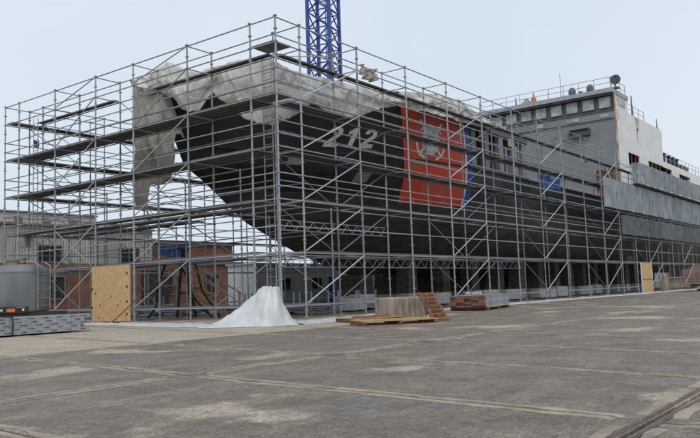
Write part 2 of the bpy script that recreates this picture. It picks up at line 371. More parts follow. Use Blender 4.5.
# plate seams (each weld line stands a little proud)
for k in range(9):
    z = (2.9, 3.8, 4.6, 5.5, 6.4, 7.2, 9.3, 10.1, 10.8)[k]; u1 = 20.5 if z > 8.4 else 70
    bb = MB().path([(u, YC - hb(u, z) - .003, z) for u in [stem(z) + .5 + (u1 - stem(z) - .5) * (i / 30) ** 1.5 for i in range(31)]], .016, 4); SP(bb, 'weld_seam', 'hullgrey' if z < 6.5 else 'hull')
for u in (9, 12.5, 22.5, 25.6, 29.5, 33, 37, 41, 46, 51, 57, 63):
    zt = 11.3 if u < 20.5 else 8.3
    bb = MB().path([(u, YC - hb(u, z) - .003, z) for z in [2.6 + (zt - 2.6) * i / 14 for i in range(15)] if hb(u, z) > .2], .016, 4); SP(bb, 'weld_seam', 'hull')
def onhull(pts_fn, nu, nz, off, name, material, parent=None):
    P = [[None] * (nz + 1) for _ in range(nu + 1)]
    for i in range(nu + 1):
        for k in range(nz + 1):
            u, z = pts_fn(i / nu, k / nz); P[i][k] = (u, YC - hb(u, z) - off, z)
    o = SP(MB().grid(P), name, material, parent); solid(o, .012); return o
def stripe(t0, t1, zlo=6.05):
    def fn(s, k):
        ubot = 15.91 + (20.96 - 15.91) * (t0 + (t1 - t0) * s); utop = 13.68 + (19.56 - 13.68) * (t0 + (t1 - t0) * s)
        return ubot + (utop - ubot) * k, zlo + (11.2 - zlo) * k
    return fn
red = onhull(stripe(0, 1), 16, 14, .022, 'red_stripe', 'red')
onhull(stripe(1.008, 1.045), 2, 14, .024, 'white_stripe', 'white_line')
onhull(stripe(1.055, 1.15), 3, 14, .026, 'blue_stripe', 'blue_line')
# emblem: crossed anchors behind a round shield, drawn in (u, z) and laid on the hull
EC = (16.62, 9.58)
def flat(name, polys, material, off, parent):
    """polys: outlines in metres around the emblem centre (x to the right in the photo)"""
    bm = bmesh.new()
    for pl in polys:
        bm.faces.new([bm.verts.new((x, 0, z)) for x, z in pl])
    for ax in (0, 2):
        for k in range(-10, 11):
            n = [0, 0, 0]; n[ax] = 1; c = [0, 0, 0]; c[ax] = k * .22
            bmesh.ops.bisect_plane(bm, geom=bm.verts[:] + bm.edges[:] + bm.faces[:], plane_co=c, plane_no=n)
    for v in bm.verts:
        x, z = v.co.x * 1.12, v.co.z * 1.12; u = EC[0] + x - .25 * z; zz = EC[1] + z
        v.co = (u - YC, YC - hb(u, zz) - off - YC, zz)
    bmesh.ops.recalc_face_normals(bm, faces=bm.faces)
    me = bpy.data.meshes.new(name); bm.to_mesh(me); bm.free(); me.materials.append(M[material])
    return solid(put(name, me, parent), .01)
def ring(r0, n=28, cx=0, cz=0): return [(cx + r0 * math.cos(2 * math.pi * i / n), cz + r0 * math.sin(2 * math.pi * i / n)) for i in range(n)]
def barp(a, b, w):
    a = Vector(a); b = Vector(b); d = (b - a).normalized(); n = Vector((-d.y, d.x)) * w
    return [tuple(a + n), tuple(a - n), tuple(b - n), tuple(b + n)]
crest = flat('emblem', [ring(.72)], 'crest', .036, red)
anch = []
for sx in (-1, 1):
    anch += [barp((-sx * .78, -.70), (sx * .74, .74), .07), barp((sx * .47, .70), (sx * .80, .38), .055)]
    anch += [barp((-sx * 1.05, -.38), (-sx * .86, -.72), .07), barp((-sx * .86, -.74), (-sx * .40, -.92), .07), barp((-sx * 1.12, -.30), (-sx * .95, -.26), .11)]
    anch += [ring(.11, 10, sx * .80, .82)]
flat('crossed_anchors', anch, 'crest2', .054, red)
flat('emblem_ring', [[(.66 * math.cos(t0), .66 * math.sin(t0)), (.66 * math.cos(t1), .66 * math.sin(t1)), (.52 * math.cos(t1), .52 * math.sin(t1)), (.52 * math.cos(t0), .52 * math.sin(t0))] for t0, t1 in [(2 * math.pi * i / 24, 2 * math.pi * (i + .8) / 24) for i in range(24)]], 'crest2', .072, red)
flat('shield', [[(-.26, .10), (.26, .10), (.26, -.12), (.16, -.30), (0, -.38), (-.16, -.30), (-.26, -.12)]], 'crest2', .074, red)
flat('shield_chief', [[(-.26, .13), (-.26, .28), (.26, .28), (.26, .13)]], 'crestblue', .075, red)
# hull number 212
def digit(ch):
    w, h, t = .62, 1.0, .21
    if ch == '1': return [[(.26, 0), (.50, 0), (.50, h), (.33, h), (.06, .80), (.06, .62), (.26, .70)]]
    P = [[(0, 0), (w + .04, 0), (w + .04, t), (0, t)], [(0, t), (.27, t), (w, .58), (w - .2, .66)], [(w - .2, .66), (w, .58), (w + .03, .72), (w - .21, .73)]]
    arc = []
    for i in range(9):
        a = math.pi * i / 8
        arc.append(((w / 2 + .01) + (w / 2 + .02) * math.cos(a), .70 + .30 * math.sin(a), (w / 2 + .01) + (w / 2 - .20) * math.cos(a), .70 + .125 * math.sin(a)))
    for p, q in zip(arc, arc[1:]): P.append([(p[0], p[1]), (q[0], q[1]), (q[2], q[3]), (p[2], p[3])])
    return P
def number(chars, u0, u1, z0, z1, zr):
    n = len(chars); step = (u1 - u0) / (n - .18)
    for i, ch in enumerate(chars):
        bm = bmesh.new()
        for pl in digit(ch): bm.faces.new([bm.verts.new((x, 0, z)) for x, z in pl])
        bmesh.ops.remove_doubles(bm, verts=bm.verts, dist=.001)
        for ax in (0, 2):
            for k in range(1, 7):
                nn = [0, 0, 0]; nn[ax] = 1; c = [0, 0, 0]; c[ax] = k / 7
                bmesh.ops.bisect_plane(bm, geom=bm.verts[:] + bm.edges[:] + bm.faces[:], plane_co=c, plane_no=nn)
        for v in bm.verts:
            x, z = v.co.x, v.co.z; u = u0 + step * i + (x + .16 * z) * step * 1.12; zz = z0 + (z1 - z0) * z + zr * (u - u0)
            v.co = (u - YC, YC - hb(u, zz) - .03 - YC, zz)
        bmesh.ops.recalc_face_normals(bm, faces=bm.faces)
        me = bpy.data.meshes.new('hull_number'); bm.to_mesh(me); bm.free(); me.materials.append(M['number'])
        solid(put('hull_number', me, ship), .012)
number('212', 9.78, 12.62, 8.66, 9.68, .03)
# grey repair plates and ports on the bow
for (u, z, w, h) in ((10.6, 7.9, 1.1, .28), (12.2, 7.0, .9, .5), (8.3, 7.7, .7, .4)):
    o = onhull(lambda s, k, u=u, z=z, w=w, h=h: (u + w * s, z + h * k), 4, 2, .02, 'repair_plate', 'shipgrey')
# the open gallery behind the stripe: pillars, roof beam, back wall
SP(MB().box(20.9, 29.3, 4.6, 15.3, 8.41, 11.0), 'gallery_wall', 'black')
SP(MB().box(20.75, 29.4, 2.9, 16.9, 11.0, 11.3), 'gallery_roof', 'bandgrey')
for u in (21.4, 23.2, 25.3, 27.2, 28.9):
    SP(MB().box(u - .30, u + .30, 3.0, 3.35, 8.41, 10.997), 'gallery_pillar', 'shipgrey')
SP(MB().box(20.75, 29.4, 2.93, 2.99, 8.41, 8.62), 'gallery_coaming', 'bandgrey')
for u in (22.0, 26.2): SP(MB().box(u, u + .75, 2.86, 2.92, 10.45, 10.98), 'plywood_patch', 'timber')
# bridge block
SP(MB().box(50.0, 50.3, 3.0, 16.9, 8.41, 16.4), 'front_wall', 'shipgrey')
SP(MB().box(49.86, 50.16, 2.98, 16.92, 16.404, 17.0), 'lower_band', 'shipgrey')
fb = SP(MB().box(49.95, 50.25, 3.03, 16.87, 17.003, 18.797), 'window_band', 'bandgrey')
SP(MB().box(49.35, 54.3, 2.9, 17.0, 18.8, 19.22), 'bridge_roof', 'fascia')
SP(MB().box(49.5, 50.2, 3.05, 16.85, 18.6, 18.797), 'roof_soffit', 'bandgrey')
for k in range(8):
    y = 3.82 + 1.6 * k
    w = SP(MB().box(49.905, 49.945, y - .56, y + .56, 17.5, 18.5), 'window', 'winboard')
    fr = MB(); fr.box(49.86, 49.944, y - .64, y - .565, 17.45, 18.56).box(49.86, 49.944, y + .565, y + .64, 17.45, 18.56).box(49.86, 49.944, y - .56, y + .56, 18.51, 18.56).box(49.86, 49.944, y - .56, y + .56, 17.44, 17.49)
    fr.v = [(x - YC, yy - YC, z) for x, yy, z in fr.v]; fr.build('window_frame', 'bandgrey', w)
for y, w_ in ((7.0, 1.2), (3.9, .9), (10.4, .8)): SP(MB().box(49.80, 49.855, y - w_ / 2, y + w_ / 2, 16.55, 16.88), 'painted_patch', 'winboard')
vent = MB().box(49.55, 49.997, 5.4, 7.4, 15.72, 15.80).box(49.55, 49.997, 5.4, 5.5, 15.2, 15.717).box(49.55, 49.997, 7.3, 7.4, 15.2, 15.717).box(49.55, 49.997, 5.4, 7.4, 15.1, 15.197); SP(vent, 'vent_hood', 'bandgrey')
for y, z in ((4.6, 14.6), (9.6, 10.6), (12.5, 13.0)): SP(MB().lathe([(.3, 0), (.3, .05), (.2, .07)], 16), 'hatch_ring', 'shipgrey').matrix_local = Matrix.Translation((49.99 - YC, y - YC, z)) @ Matrix.Rotation(R(-90), 4, 'Y')
for y, z in ((9.0, 15.2), (8.0, 14.9), (11.0, 15.4), (6.0, 12.6)): SP(MB().box(49.93, 49.998, y - .12, y + .12, z, z + .1), 'bracket', 'bandgrey')
SP(MB().box(49.93, 49.998, 3.25, 5.1, 8.7, 11.6), 'doorway', 'interior')
for y0_, y1_ in ((3.15, 3.245), (5.105, 5.2)): SP(MB().box(49.88, 49.996, y0_, y1_, 8.6, 11.7), 'door_jamb', 'rustrun')
SP(MB().tube((49.6, 3.0, 8.45), (49.75, 4.1, 12.0), .07, 4), 'timber_prop', 'timber'); SP(MB().tube((49.55, 5.2, 8.45), (49.7, 4.0, 11.2), .06, 4), 'timber_prop', 'timber')
SP(MB().box(49.2, 49.8, 3.3, 4.3, 8.41, 9.2), 'deck_locker', 'pale')
# side walls with openings
def wall(u0, u1, z0, z1, ops, y=3.0, t=.16):
    b = MB(); us = sorted({u0, u1, *[o[0] for o in ops], *[o[1] for o in ops]})
    for a, c in zip(us, us[1:]):
        o = [q for q in ops if q[0] <= a and q[1] >= c]
        if o: b.box(a, c, y, y + t, z0, o[0][2]); b.box(a, c, y, y + t, o[0][3], z1)
        else: b.box(a, c, y, y + t, z0, z1)
    return b
OP = [(53.4, 57.1, 12.35, 13.55), (60.1, 66.0, 12.35, 13.5)]
SP(wall(50.31, 66.0, 8.41, 17.6, OP, 2.985), 'side_wall', 'white')
SP(wall(66.01, 84, 8.41, 14.1, [(66.01, 69.4, 12.35, 13.45), (72.6, 77.8, 12.35, 13.4)], 2.985), 'aft_side_wall', 'white')
SP(MB().box(50.31, 66, 4.6, 16.9, 8.41, 17.45), 'deckhouse_core', 'interior'); SP(MB().box(50.31, 66, 3.15, 17.0, 17.46, 17.595), 'deckhouse_roof', 'shipgrey')
SP(MB().box(66.01, 84, 4.6, 16.9, 8.41, 13.8), 'aft_house_core', 'interior'); SP(MB().box(66.01, 84, 3.15, 17.0, 13.9, 14.095), 'aft_roof', 'shipgrey')
SP(MB().box(65.85, 66.0, 3.15, 17, 13.8, 17.45), 'aft_bulkhead', 'white')
for u in (54.6, 55.9, 61.6, 63.1, 64.6, 67.3, 74, 75.3, 76.6): SP(MB().box(u - .05, u + .05, 3.02, 3.12, 12.36, 13.44), 'mullion', 'rust')
for (a0, a1, z0, z1) in OP + [(66.02, 69.4, 12.35, 13.45), (72.6, 77.8, 12.35, 13.4)]:
    SP(MB().box(a0 - .1, a1 + .1, 2.94, 2.984, z0 - .12, z0 - .005), 'opening_sill', 'rustrun')
SP(MB().box(49.97, 50.30, 2.90, 2.98, 8.5, 18.79), 'corner_trim', 'rustrun')
# pilothouse end on the bridge wing
pw = MB().box(50.35, 54.2, 3.0, 3.15, 17.61, 18.79); SP(pw, 'pilothouse_side', 'white')
SP(MB().box(54.05, 54.2, 3.16, 16.8, 17.61, 18.79), 'pilothouse_back', 'shipgrey'); SP(MB().box(51.0, 53.4, 2.96, 2.998, 17.85, 18.6), 'pilothouse_window', 'winboard')
def stain(u, z, w, h, seed):
    """rust run: a narrow tongue with a ragged outline"""
    P = []
    for k in range(11):
        t = k / 10; ww = w * (1 - t) ** .6 * (1 + .35 * fbm(seed, k * .7)); P.append([(u - ww / 2 + .1 * fbm(seed + 3, k * .5), 2.98, z - h * t), (u + ww / 2 + .1 * fbm(seed + 5, k * .5), 2.98, z - h * t)])
    o = SP(MB().grid(P), 'rust_stain', 'rustrun'); solid(o, .006)
for a_ in ((57.0, 17.5, 1.5, 1.5, 1), (56.8, 16.4, .5, 1.9, 2), (51.0, 17.4, .35, 1.2, 4)): stain(*a_)
# roof railings, mast, domes, floodlight
def railing(pts, h, n=2, step=1.6):
    b = MB()
    for (p, q) in zip(pts, pts[1:]):
        p, q = Vector(p), Vector(q); k = max(1, round((q - p).length / step))
        for i in range(k + 1): x = p + (q - p) * i / k; b.tube(x, x + Vector((0, 0, h)), .03, 6)
        for j in range(n): zz = Vector((0, 0, h * (j + 1) / n)); b.tube(p + zz, q + zz, .024, 6)
    SP(b, 'railing', 'galv')
railing([(54.0, 3.1, 19.22), (49.6, 3.1, 19.22), (49.6, 16.8, 19.22)], 1.05)
railing([(54.4, 3.1, 17.6), (60.0, 3.1, 17.6)], 1.0); railing([(66.3, 3.1, 14.1), (83, 3.1, 14.1)], 1.1)
def ant(name, u, y, z, h, r, mtl='dome'): SP(MB().tube((u, y, z), (u, y, z + h), r, 6, r * .5).tube((u, y, z), (u, y, z + .25), r * 2.2, 8), name, mtl)
ant('whip_antenna', 51, 8.45, 19.22, 2.8, .035); ant('whip_antenna', 57, 3.4, 17.6, 2.3, .10, 'dome'); ant('whip_antenna', 65.6, 3.3, 17.6, 1.3, .07)
ant('roof_post', 51, 13.3, 19.22, 1.2, .09); ant('whip_antenna', 51, 3.4, 19.22, 1.4, .03)
for y, rr in ((7.3, .36), (5.5, .34)):
    SP(MB().lathe([(.10, 0), (.10, .3), (rr, .42), (rr, .75), (rr * .7, 1.0), (.05, 1.1)], 16, (51, y, 19.22)), 'radar_dome', 'dome')
SP(MB().box(50.7, 51.1, 11.1, 11.5, 19.22, 20.0).tube((50.9, 11.3, 20.0), (50.9, 11.3, 20.4), .09, 8), 'vent_box', 'orange')
SP(MB().box(50.6, 51.3, 11.7, 12.5, 19.22, 19.75).box(50.7, 51.2, 11.9, 12.3, 19.75, 20.0), 'deck_locker', 'winboard')
SP(MB().box(50.8, 51.2, 6.3, 6.6, 19.22, 19.6).tube((51, 6.45, 19.6), (51, 6.45, 19.75), .2, 10), 'deck_winch', 'black')
fl = MB().tube((50.6, 2.95, 19.22), (50.6, 2.95, 19.8), .07, 8).box(50.3, 50.9, 2.6, 3.3, 19.3, 19.42)
SP(fl, 'searchlight_post', 'dome')
SP(MB().tube((50.3, 2.75, 20.1), (50.65, 3.05, 20.25), .46, 18, .40).tube((50.65, 3.05, 20.25), (50.9, 3.25, 20.35), .40, 18, .15), 'searchlight', 'dome')
for u in (68.5, 70.6, 72.4, 74.2): SP(MB().tube((u, 3.6, 14.1), (u, 3.6, 15.2), .22, 10).tube((u, 3.6, 15.2), (u, 3.6, 15.4), .3, 10), 'vent_stack', 'black')
SP(MB().box(67.4, 68.0, 3.6, 4.2, 14.1, 15.5), 'deck_box', 'bandgrey'); SP(MB().box(75.5, 79, 3.4, 5.0, 14.1, 14.9), 'deck_box', 'bandgrey')
# keel blocks
for k in range(16):
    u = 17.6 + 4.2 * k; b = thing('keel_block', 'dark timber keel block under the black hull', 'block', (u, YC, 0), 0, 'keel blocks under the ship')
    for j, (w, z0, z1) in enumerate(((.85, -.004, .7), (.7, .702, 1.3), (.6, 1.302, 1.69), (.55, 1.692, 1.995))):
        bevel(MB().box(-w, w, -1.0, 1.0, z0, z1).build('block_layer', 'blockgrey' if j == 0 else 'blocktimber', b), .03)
for k in range(15):
    u = 21 + 3.1 * k; z1 = 2.9; yy = YC - hb(u, 2.95) + .7
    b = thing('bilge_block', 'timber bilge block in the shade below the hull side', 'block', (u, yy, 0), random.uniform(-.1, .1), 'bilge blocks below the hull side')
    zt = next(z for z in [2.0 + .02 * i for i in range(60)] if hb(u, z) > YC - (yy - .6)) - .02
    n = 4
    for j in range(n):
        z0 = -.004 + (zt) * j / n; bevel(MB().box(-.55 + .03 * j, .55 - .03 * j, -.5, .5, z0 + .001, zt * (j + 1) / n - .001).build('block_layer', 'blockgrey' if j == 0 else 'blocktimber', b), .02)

# ------------------------------------------------------------------ scaffold
sc = thing('scaffold', 'galvanised tube scaffold with boarded decks all round the black ship', 'scaffold')
U = [0, 1.37] + [1.37 + 3.83 * k for k in range(1, 19)]
V = [0, 1.35, 5.04, 8.76, 11.64, 15.03, 18.54, 19.9]
MAIN = [.52, 2.53, 4.54, 6.55, 8.56, 10.56]; TOP = 11.53
UF = U[:12]
posts = {}
for u in U:
    for y in (0, 1.35): posts[(u, y)] = 1
for v in V:
    for x in (0, 1.37): posts[(x, v)] = 1
for u in UF:
    for y in (18.54, 19.9): posts[(u, y)] = 1
pm = MB().tube((0, 0, .06), (0, 0, 11.62), .038, 8)
for k in range(23):
    z = .52 + .5025 * k
    if z < 11.6: pm.tube((0, 0, z - .018), (0, 0, z + .018), .078, 8)
for z in (2.05, 4.06, 6.07, 8.08, 10.1): pm.tube((0, 0, z), (0, 0, z + .22), .047, 8)
pmesh = pm.mesh('post', 'galv')
pshort = MB().tube((0, 0, .06), (0, 0, 10.62), .038, 8)
for k in range(21): pshort.tube((0, 0, .52 + .5025 * k - .018), (0, 0, .52 + .5025 * k + .018), .078, 8)
pshort = pshort.mesh('post', 'galv')
bpmesh = MB().box(-.12, .12, -.12, .12, .012, .03).tube((0, 0, .03), (0, 0, .34), .026, 8).tube((0, 0, .30), (0, 0, .36), .07, 8).box(-.3, .3, -.14, .14, -.004, .0115).mesh('base_plate', 'galv')
for (x, y) in posts:
    o = put('post', pmesh if x < 41 else pshort, sc, (x, y, 0)); o.rotation_euler = (R(random.uniform(-.12, .12)), R(random.uniform(-.12, .12)), random.uniform(0, 6))
    put('base_plate', bpmesh, o)
LOW = {}
for v in V[1:-1]:
    for x, h in ((2.95, 6.62), (4.75, 4.62)): LOW[(x, v)] = h
LM = {}
for h in (6.62, 4.62):
    b = MB().tube((0, 0, .06), (0, 0, h), .034, 7)
    for k in range(int((h - .5) / .5025) + 1): b.tube((0, 0, .52 + .5025 * k - .016), (0, 0, .52 + .5025 * k + .016), .07, 7)
    LM[h] = b.mesh('post', 'galv')
for (x, v), h in LOW.items(): put('base_plate', bpmesh, put('post', LM[h], sc, (x, v, 0)))
def unit_tube(name, r, mt, n=7):
    b = MB().tube((0, 0, 0), (0, 0, 1), r, n); return b.mesh(name, mt)
SPEC = {}
def spec(name, p, q, r, mt): SPEC.setdefault(name, []).append((Vector(p), Vector(q), r, mt))
def run(line, fixed, axis, levels_l, levels_g, cap=None):
    for a, b in zip(line, line[1:]):
        for z in levels_l + levels_g:
            if z > 11 and cap is not None and b > cap: continue
            p = (a, fixed, z) if axis == 'x' else (fixed, a, z); q = (b, fixed, z) if axis == 'x' else (fixed, b, z)
            spec('guard_rail' if z in levels_g else 'ledger', p, q, .026 if z in levels_g else .028, 'galv')
G_OUT = [3.53, 5.04, 5.54, 7.05, 7.55, 9.06, 9.56]; G_IN = [5.54, 7.55, 9.06, 9.56]
run(U, 0, 'x', MAIN + [TOP], G_OUT, cap=41); run(U[1:], 1.35, 'x', MAIN + [TOP], G_IN, cap=41)
run(V, 0, 'y', MAIN + [TOP], G_OUT); run(V[1:-1], 1.37, 'y', MAIN + [TOP], G_IN)
run(UF, 19.9, 'x', MAIN + [TOP], G_OUT); run(UF[1:], 18.54, 'x', MAIN + [TOP], [9.56, 7.55])
for u in U[1:]:
    for z in MAIN + ([TOP] if u < 41 else []): spec('transom', (u, 0, z), (u, 1.35, z), .026, 'galv')
for v in V[2:-2]:
    for z in MAIN + [TOP]: spec('transom', (0, v, z), (1.37, v, z), .026, 'galv')
for u in UF[1:]:
    for z in MAIN + [TOP]: spec('transom', (u, 18.54, z), (u, 19.9, z), .026, 'galv')
for k in (1, 4, 7, 10, 13, 16):
    for z0, z1 in zip(MAIN, MAIN[1:]): spec('diagonal_brace', (U[k] + .05, -.05, z0 + .1), (U[k + 1] - .05, -.05, z1 - .04), .027, 'brace')
    for z0, z1 in list(zip(MAIN, MAIN[1:]))[:3]: spec('diagonal_brace', (U[k + 1], 1.42, z0 + .1), (U[k], 1.42, z1), .024, 'galv')
for k in (2, 5):
    for z0, z1 in zip(MAIN, MAIN[1:]): spec('diagonal_brace', (U[k], 1.42, z0 + .1), (U[k + 1], 1.42, z1), .024, 'galv')
for a, b in ((8.76, 5.04), (15.03, 11.64)):
    for z0, z1 in zip(MAIN, MAIN[1:] + [TOP]): spec('diagonal_brace', (-.05, a - .05, z0 + .08), (-.05, b + .05, z1 - .04), .027, 'brace' if z1 < 9 else 'galv')
spec('diagonal_brace', (-.05, 11.9, 2.62), (-.05, 14.9, 4.4), .024, 'galv'); spec('diagonal_brace', (1.42, 5.04, .6), (1.42, 1.5, 2.5), .024, 'brace')
spec('diagonal_brace', (-.05, 11.66, 2.5), (-.05, 15.0, .6), .027, 'brace')
for v0, v1 in ((11.64, 8.76), (18.54, 15.03)):
    for z0, z1 in zip(MAIN, MAIN[1:]): spec('diagonal_brace', (1.44, v1, z0), (1.44, v0, z1), .022, 'galv')
for k in (1, 3, 6):
    for z0, z1 in zip(MAIN, MAIN[1:]): spec('diagonal_brace', (UF[k], 19.95, z1), (UF[k + 1], 19.95, z0), .022, 'galv')
spec('diagonal_brace', (1.37, 1.40, 10.6), (5.2, 1.40, 11.5), .024, 'brace')
for x, top_ in ((2.95, 6.6), (4.75, 4.6)):
    for a, b in zip(V[1:-1], V[2:-1]):
        for z in (.52, 2.53, 3.53, 4.54, 5.54, 6.55):
            if z <= top_: spec('ledger', (x, a, z), (x, b, z), .026, 'galv')
for v in V[1:-1]:
    for z in (.52, 2.53, 4.54, 6.55):
        spec('transom', (1.37, v, z), (2.95, v, z), .026, 'galv')
        if z < 5: spec('transom', (2.95, v, z), (4.75, v, z), .026, 'galv')
for a, b in ((8.76, 5.04), (15.03, 11.64)):
    for z0, z1 in ((.52, 2.53), (2.53, 4.54)): spec('diagonal_brace', (3.0, b, z0), (3.0, a, z1), .024, 'galv')
UT = {}
LIM = 300
for name, L_ in SPEC.items():
    L_.sort(key=lambda s: -((s[1] - s[0]).length / ((s[0] + s[1]) / 2 - CAM).length) - (20 if min(s[0].y, s[1].y) < .1 or min(s[0].x, s[1].x) < .1 else 0))
    for p, q, r, mt in L_[:LIM]:
        key = (name, r, mt)
        if key not in UT: UT[key] = unit_tube(name, r, mt)
        put(name, UT[key], sc, mtx=along(p, q))
    if len(L_) > LIM:
        b = MB()
        for p, q, r, mt in L_[LIM:]: b.tube(p, q, r, 6)
        b.build(name, 'galv', sc)['kind'] = 'stuff'
# deck boards: a steel plank with turned-down edges
def board_mesh(mt, w=.285):
    b = MB().box(-w / 2, w / 2, -.006, 0.0, 0, 1); b.box(-w / 2, -w / 2 + .008, -.062, -.0065, 0, 1).box(w / 2 - .008, w / 2, -.062, -.0065, 0, 1)
    b.box(-w / 2 + .0085, w / 2 - .0085, -.058, -.0065, .0, .012).box(-w / 2 + .0085, w / 2 - .0085, -.058, -.0065, .49, .50).box(-w / 2 + .0085, w / 2 - .0085, -.058, -.0065, .988, 1.0)
    return b.mesh('deck_board', mt)
BM = {k: board_mesh(k) for k in ('deck', 'darkdeck')}
BOARDS = []
def board(p, q, z, mt):
    p = Vector((*p, z)); q = Vector((*q, z)); d = q - p
    zc = d.normalized(); yc = Vector((0, 0, 1)); xc = yc.cross(zc)
    mt4 = Matrix((xc, yc, zc)).transposed().to_4x4(); mt4.translation = p
    BOARDS.append((mt4 @ Matrix.Diagonal((1, 1, d.length, 1)), (p + q) / 2, mt, d.length))
def decks(line, base, sgn, axis, table):
    """table: {level: rows of boards (offset from the outer row)}"""
    for a, b in zip(line, line[1:]):
        for z, offs in table.items():
            for of in offs:
                f = base + sgn * of; mt = 'darkdeck' if z > 10 else 'deck'
                zz = z + .098 + random.uniform(-.004, .004)
                if axis == 'x': board((a + .05, f), (b - .05, f), zz, mt)
                else: board((f, a + .05), (f, b - .05), zz, mt)
decks(U[1:], 0, 1, 'x', {10.56: (1.19,), 8.56: (.85, 1.18), 6.55: (.85, 1.18), 4.54: (.19, .52), 2.53: (.19,)})
decks(V[1:], 0, 1, 'y', {8.56: (.19, .52, .85, 1.18), 6.55: (.19, .52, .85, 1.18), 4.54: (.19, .52, .85), 2.53: (.19, .52)})
decks(V[1:-1], 1.5, 1, 'y', {4.54: (.2, .55, .9), 2.53: (.9, 1.25)}); decks(V[3:-1], 3.0, 1, 'y', {4.54: (.3, .65, 1.0)})
decks([1.35, 5.04, 8.76], 0, 1, 'y', {10.56: (1.19,)}); decks([11.64, 15.03, 18.54], 0, 1, 'y', {10.56: (1.19,)})
decks([0.05, 1.35], 0, 1, 'y', {10.56: (.19, .52, .85), 8.56: (.19, .52, .85)})
decks(UF, 19.9, -1, 'x', {10.56: (.19, .52), 8.56: (.19, .52, .85), 6.55: (.19, .52, .85), 4.54: (.19, .52)})
BOARDS.sort(key=lambda s: -s[3] / (s[1] - CAM).length)
for mt4, c, mt, l in BOARDS[:300]: put('deck_board', BM[mt], sc, mtx=mt4)
if len(BOARDS) > 300:
    b = MB()
    for mt4, c, mt, l in BOARDS[300:]: b.box(-.155, .155, -.06, 0, 0, 1, mt4)
    b.build('deck_board', 'deck', sc)['kind'] = 'stuff'
# lattice girders clamped to the inner posts
for k in range(1, 7):
    b = MB(); u0, u1 = U[k] + .06, U[k + 1] - .06; y = 1.47
    for z in (2.06, 2.46): b.tube((u0, y, z), (u1, y, z), .026, 6)
    n = 10
    for i in range(n): b.tube((u0 + (u1 - u0) * i / n, y, 2.06 if i % 2 else 2.46), (u0 + (u1 - u0) * (i + 1) / n, y, 2.46 if i % 2 else 2.06), .016, 6)
    b.build('lattice_girder', 'galv', sc)
for k in range(1, 6):
    b = MB(); u0, u1 = U[k] + .06, U[k + 1] - .06; y = 1.47
    for z in (3.55, 3.95): b.tube((u0, y, z), (u1, y, z), .026, 6)
    for i in range(10): b.tube((u0 + (u1 - u0) * i / 10, y, 3.55 if i % 2 else 3.95), (u0 + (u1 - u0) * (i + 1) / 10, y, 3.95 if i % 2 else 3.55), .016, 6)
    if k in (1, 2): b.build('lattice_girder', 'galv', sc)
# ladders
def ladder(name, label, x, y0, y1, z0, z1, mt='galv'):
    t = thing(name, label, 'ladder', (x, (y0 + y1) / 2, z0))
    h = (y1 - y0) / 2
    for s in (-1, 1): MB().tube((0, s * h, 0), (0, s * h, z1 - z0), .026, 7).build('stile', mt, t)
    rm = MB().tube((0, -h, 0), (0, h, 0), .017, 6).mesh('rung', mt)
    for k in range(int((z1 - z0) / .3)): put('rung', rm, t, (0, 0, .2 + .3 * k))
ladder('ladder', 'tall steel ladder up the scaffold beside its near corner', 1.62, 1.75, 2.25, -.004, 10.75, 'galv')
ladder('ladder', 'steel ladder at the outer left end of the scaffold', 1.20, 18.75, 19.2, -.004, 11.0)

# grey sheeting tied over the far bays
def sheeting(name, label, z0, z1, k0, k1, mt, y=-.12):
    t = thing(name, label, 'sheeting', (U[k0], y, z0))
    if y < -.3:
        for k in range(k0, k1): MB().box(U[k] - U[k0] + .01, U[k + 1] - U[k0] - .01, .02, -y - .10, -.085, -.015).build('soffit_board', 'darkdeck', t); MB().box(U[k] - U[k0] + .01, U[k + 1] - U[k0] - .01, -y - .12, -y - .06, -.26, -.09).build('gap_shade_strip', 'darkdeck', t)  # dark colour gives a shaded underside; rear strip added to darken the gap below
        P = [[(.0, yy + .03 * math.sin(zz * 9), zz) for zz in (0, .4, .8, 1.2, 1.7)] for yy in (0, .15, .3, .45)]; solid(MB().grid(P).build('end_sheet', mt, t), .015)
    for k in range(k0, k1):
        P = []; w = U[k + 1] - U[k] - .03; nn = 32
        for i in range(nn + 1):
            s = i / nn; col = []
            for j in range(7):
                h = j / 6; yy = -.13 * abs(math.sin(s * math.pi * 4)) ** .35 * (1 if int(s * 4 + k) % 3 else .4) + .05 * fbm(s * 3 + k * 5, h * 2 + z0) - .03
                col.append((U[k] - U[k0] + .015 + w * s, yy, (z1 - z0) * h + (.02 * math.sin(s * 9 + k) if j in (0, 6) else 0)))
            P.append(col)
        solid(MB().grid(P).build('sheet', mt, t), .015)
sheeting('sheeting_wall', 'topmost band of pale grey sheeting at far right of scaffold', 9.2, 10.9, 12, 19, 'sheet', -.55)
sheeting('sheeting_wall', 'middle band of grey sheeting under the topmost one', 6.7, 8.94, 10, 19, 'sheet')
sheeting('sheeting_wall', 'lowest dark grey netting band on the far right scaffold', 4.75, 6.3, 11, 19, 'sheetdark')

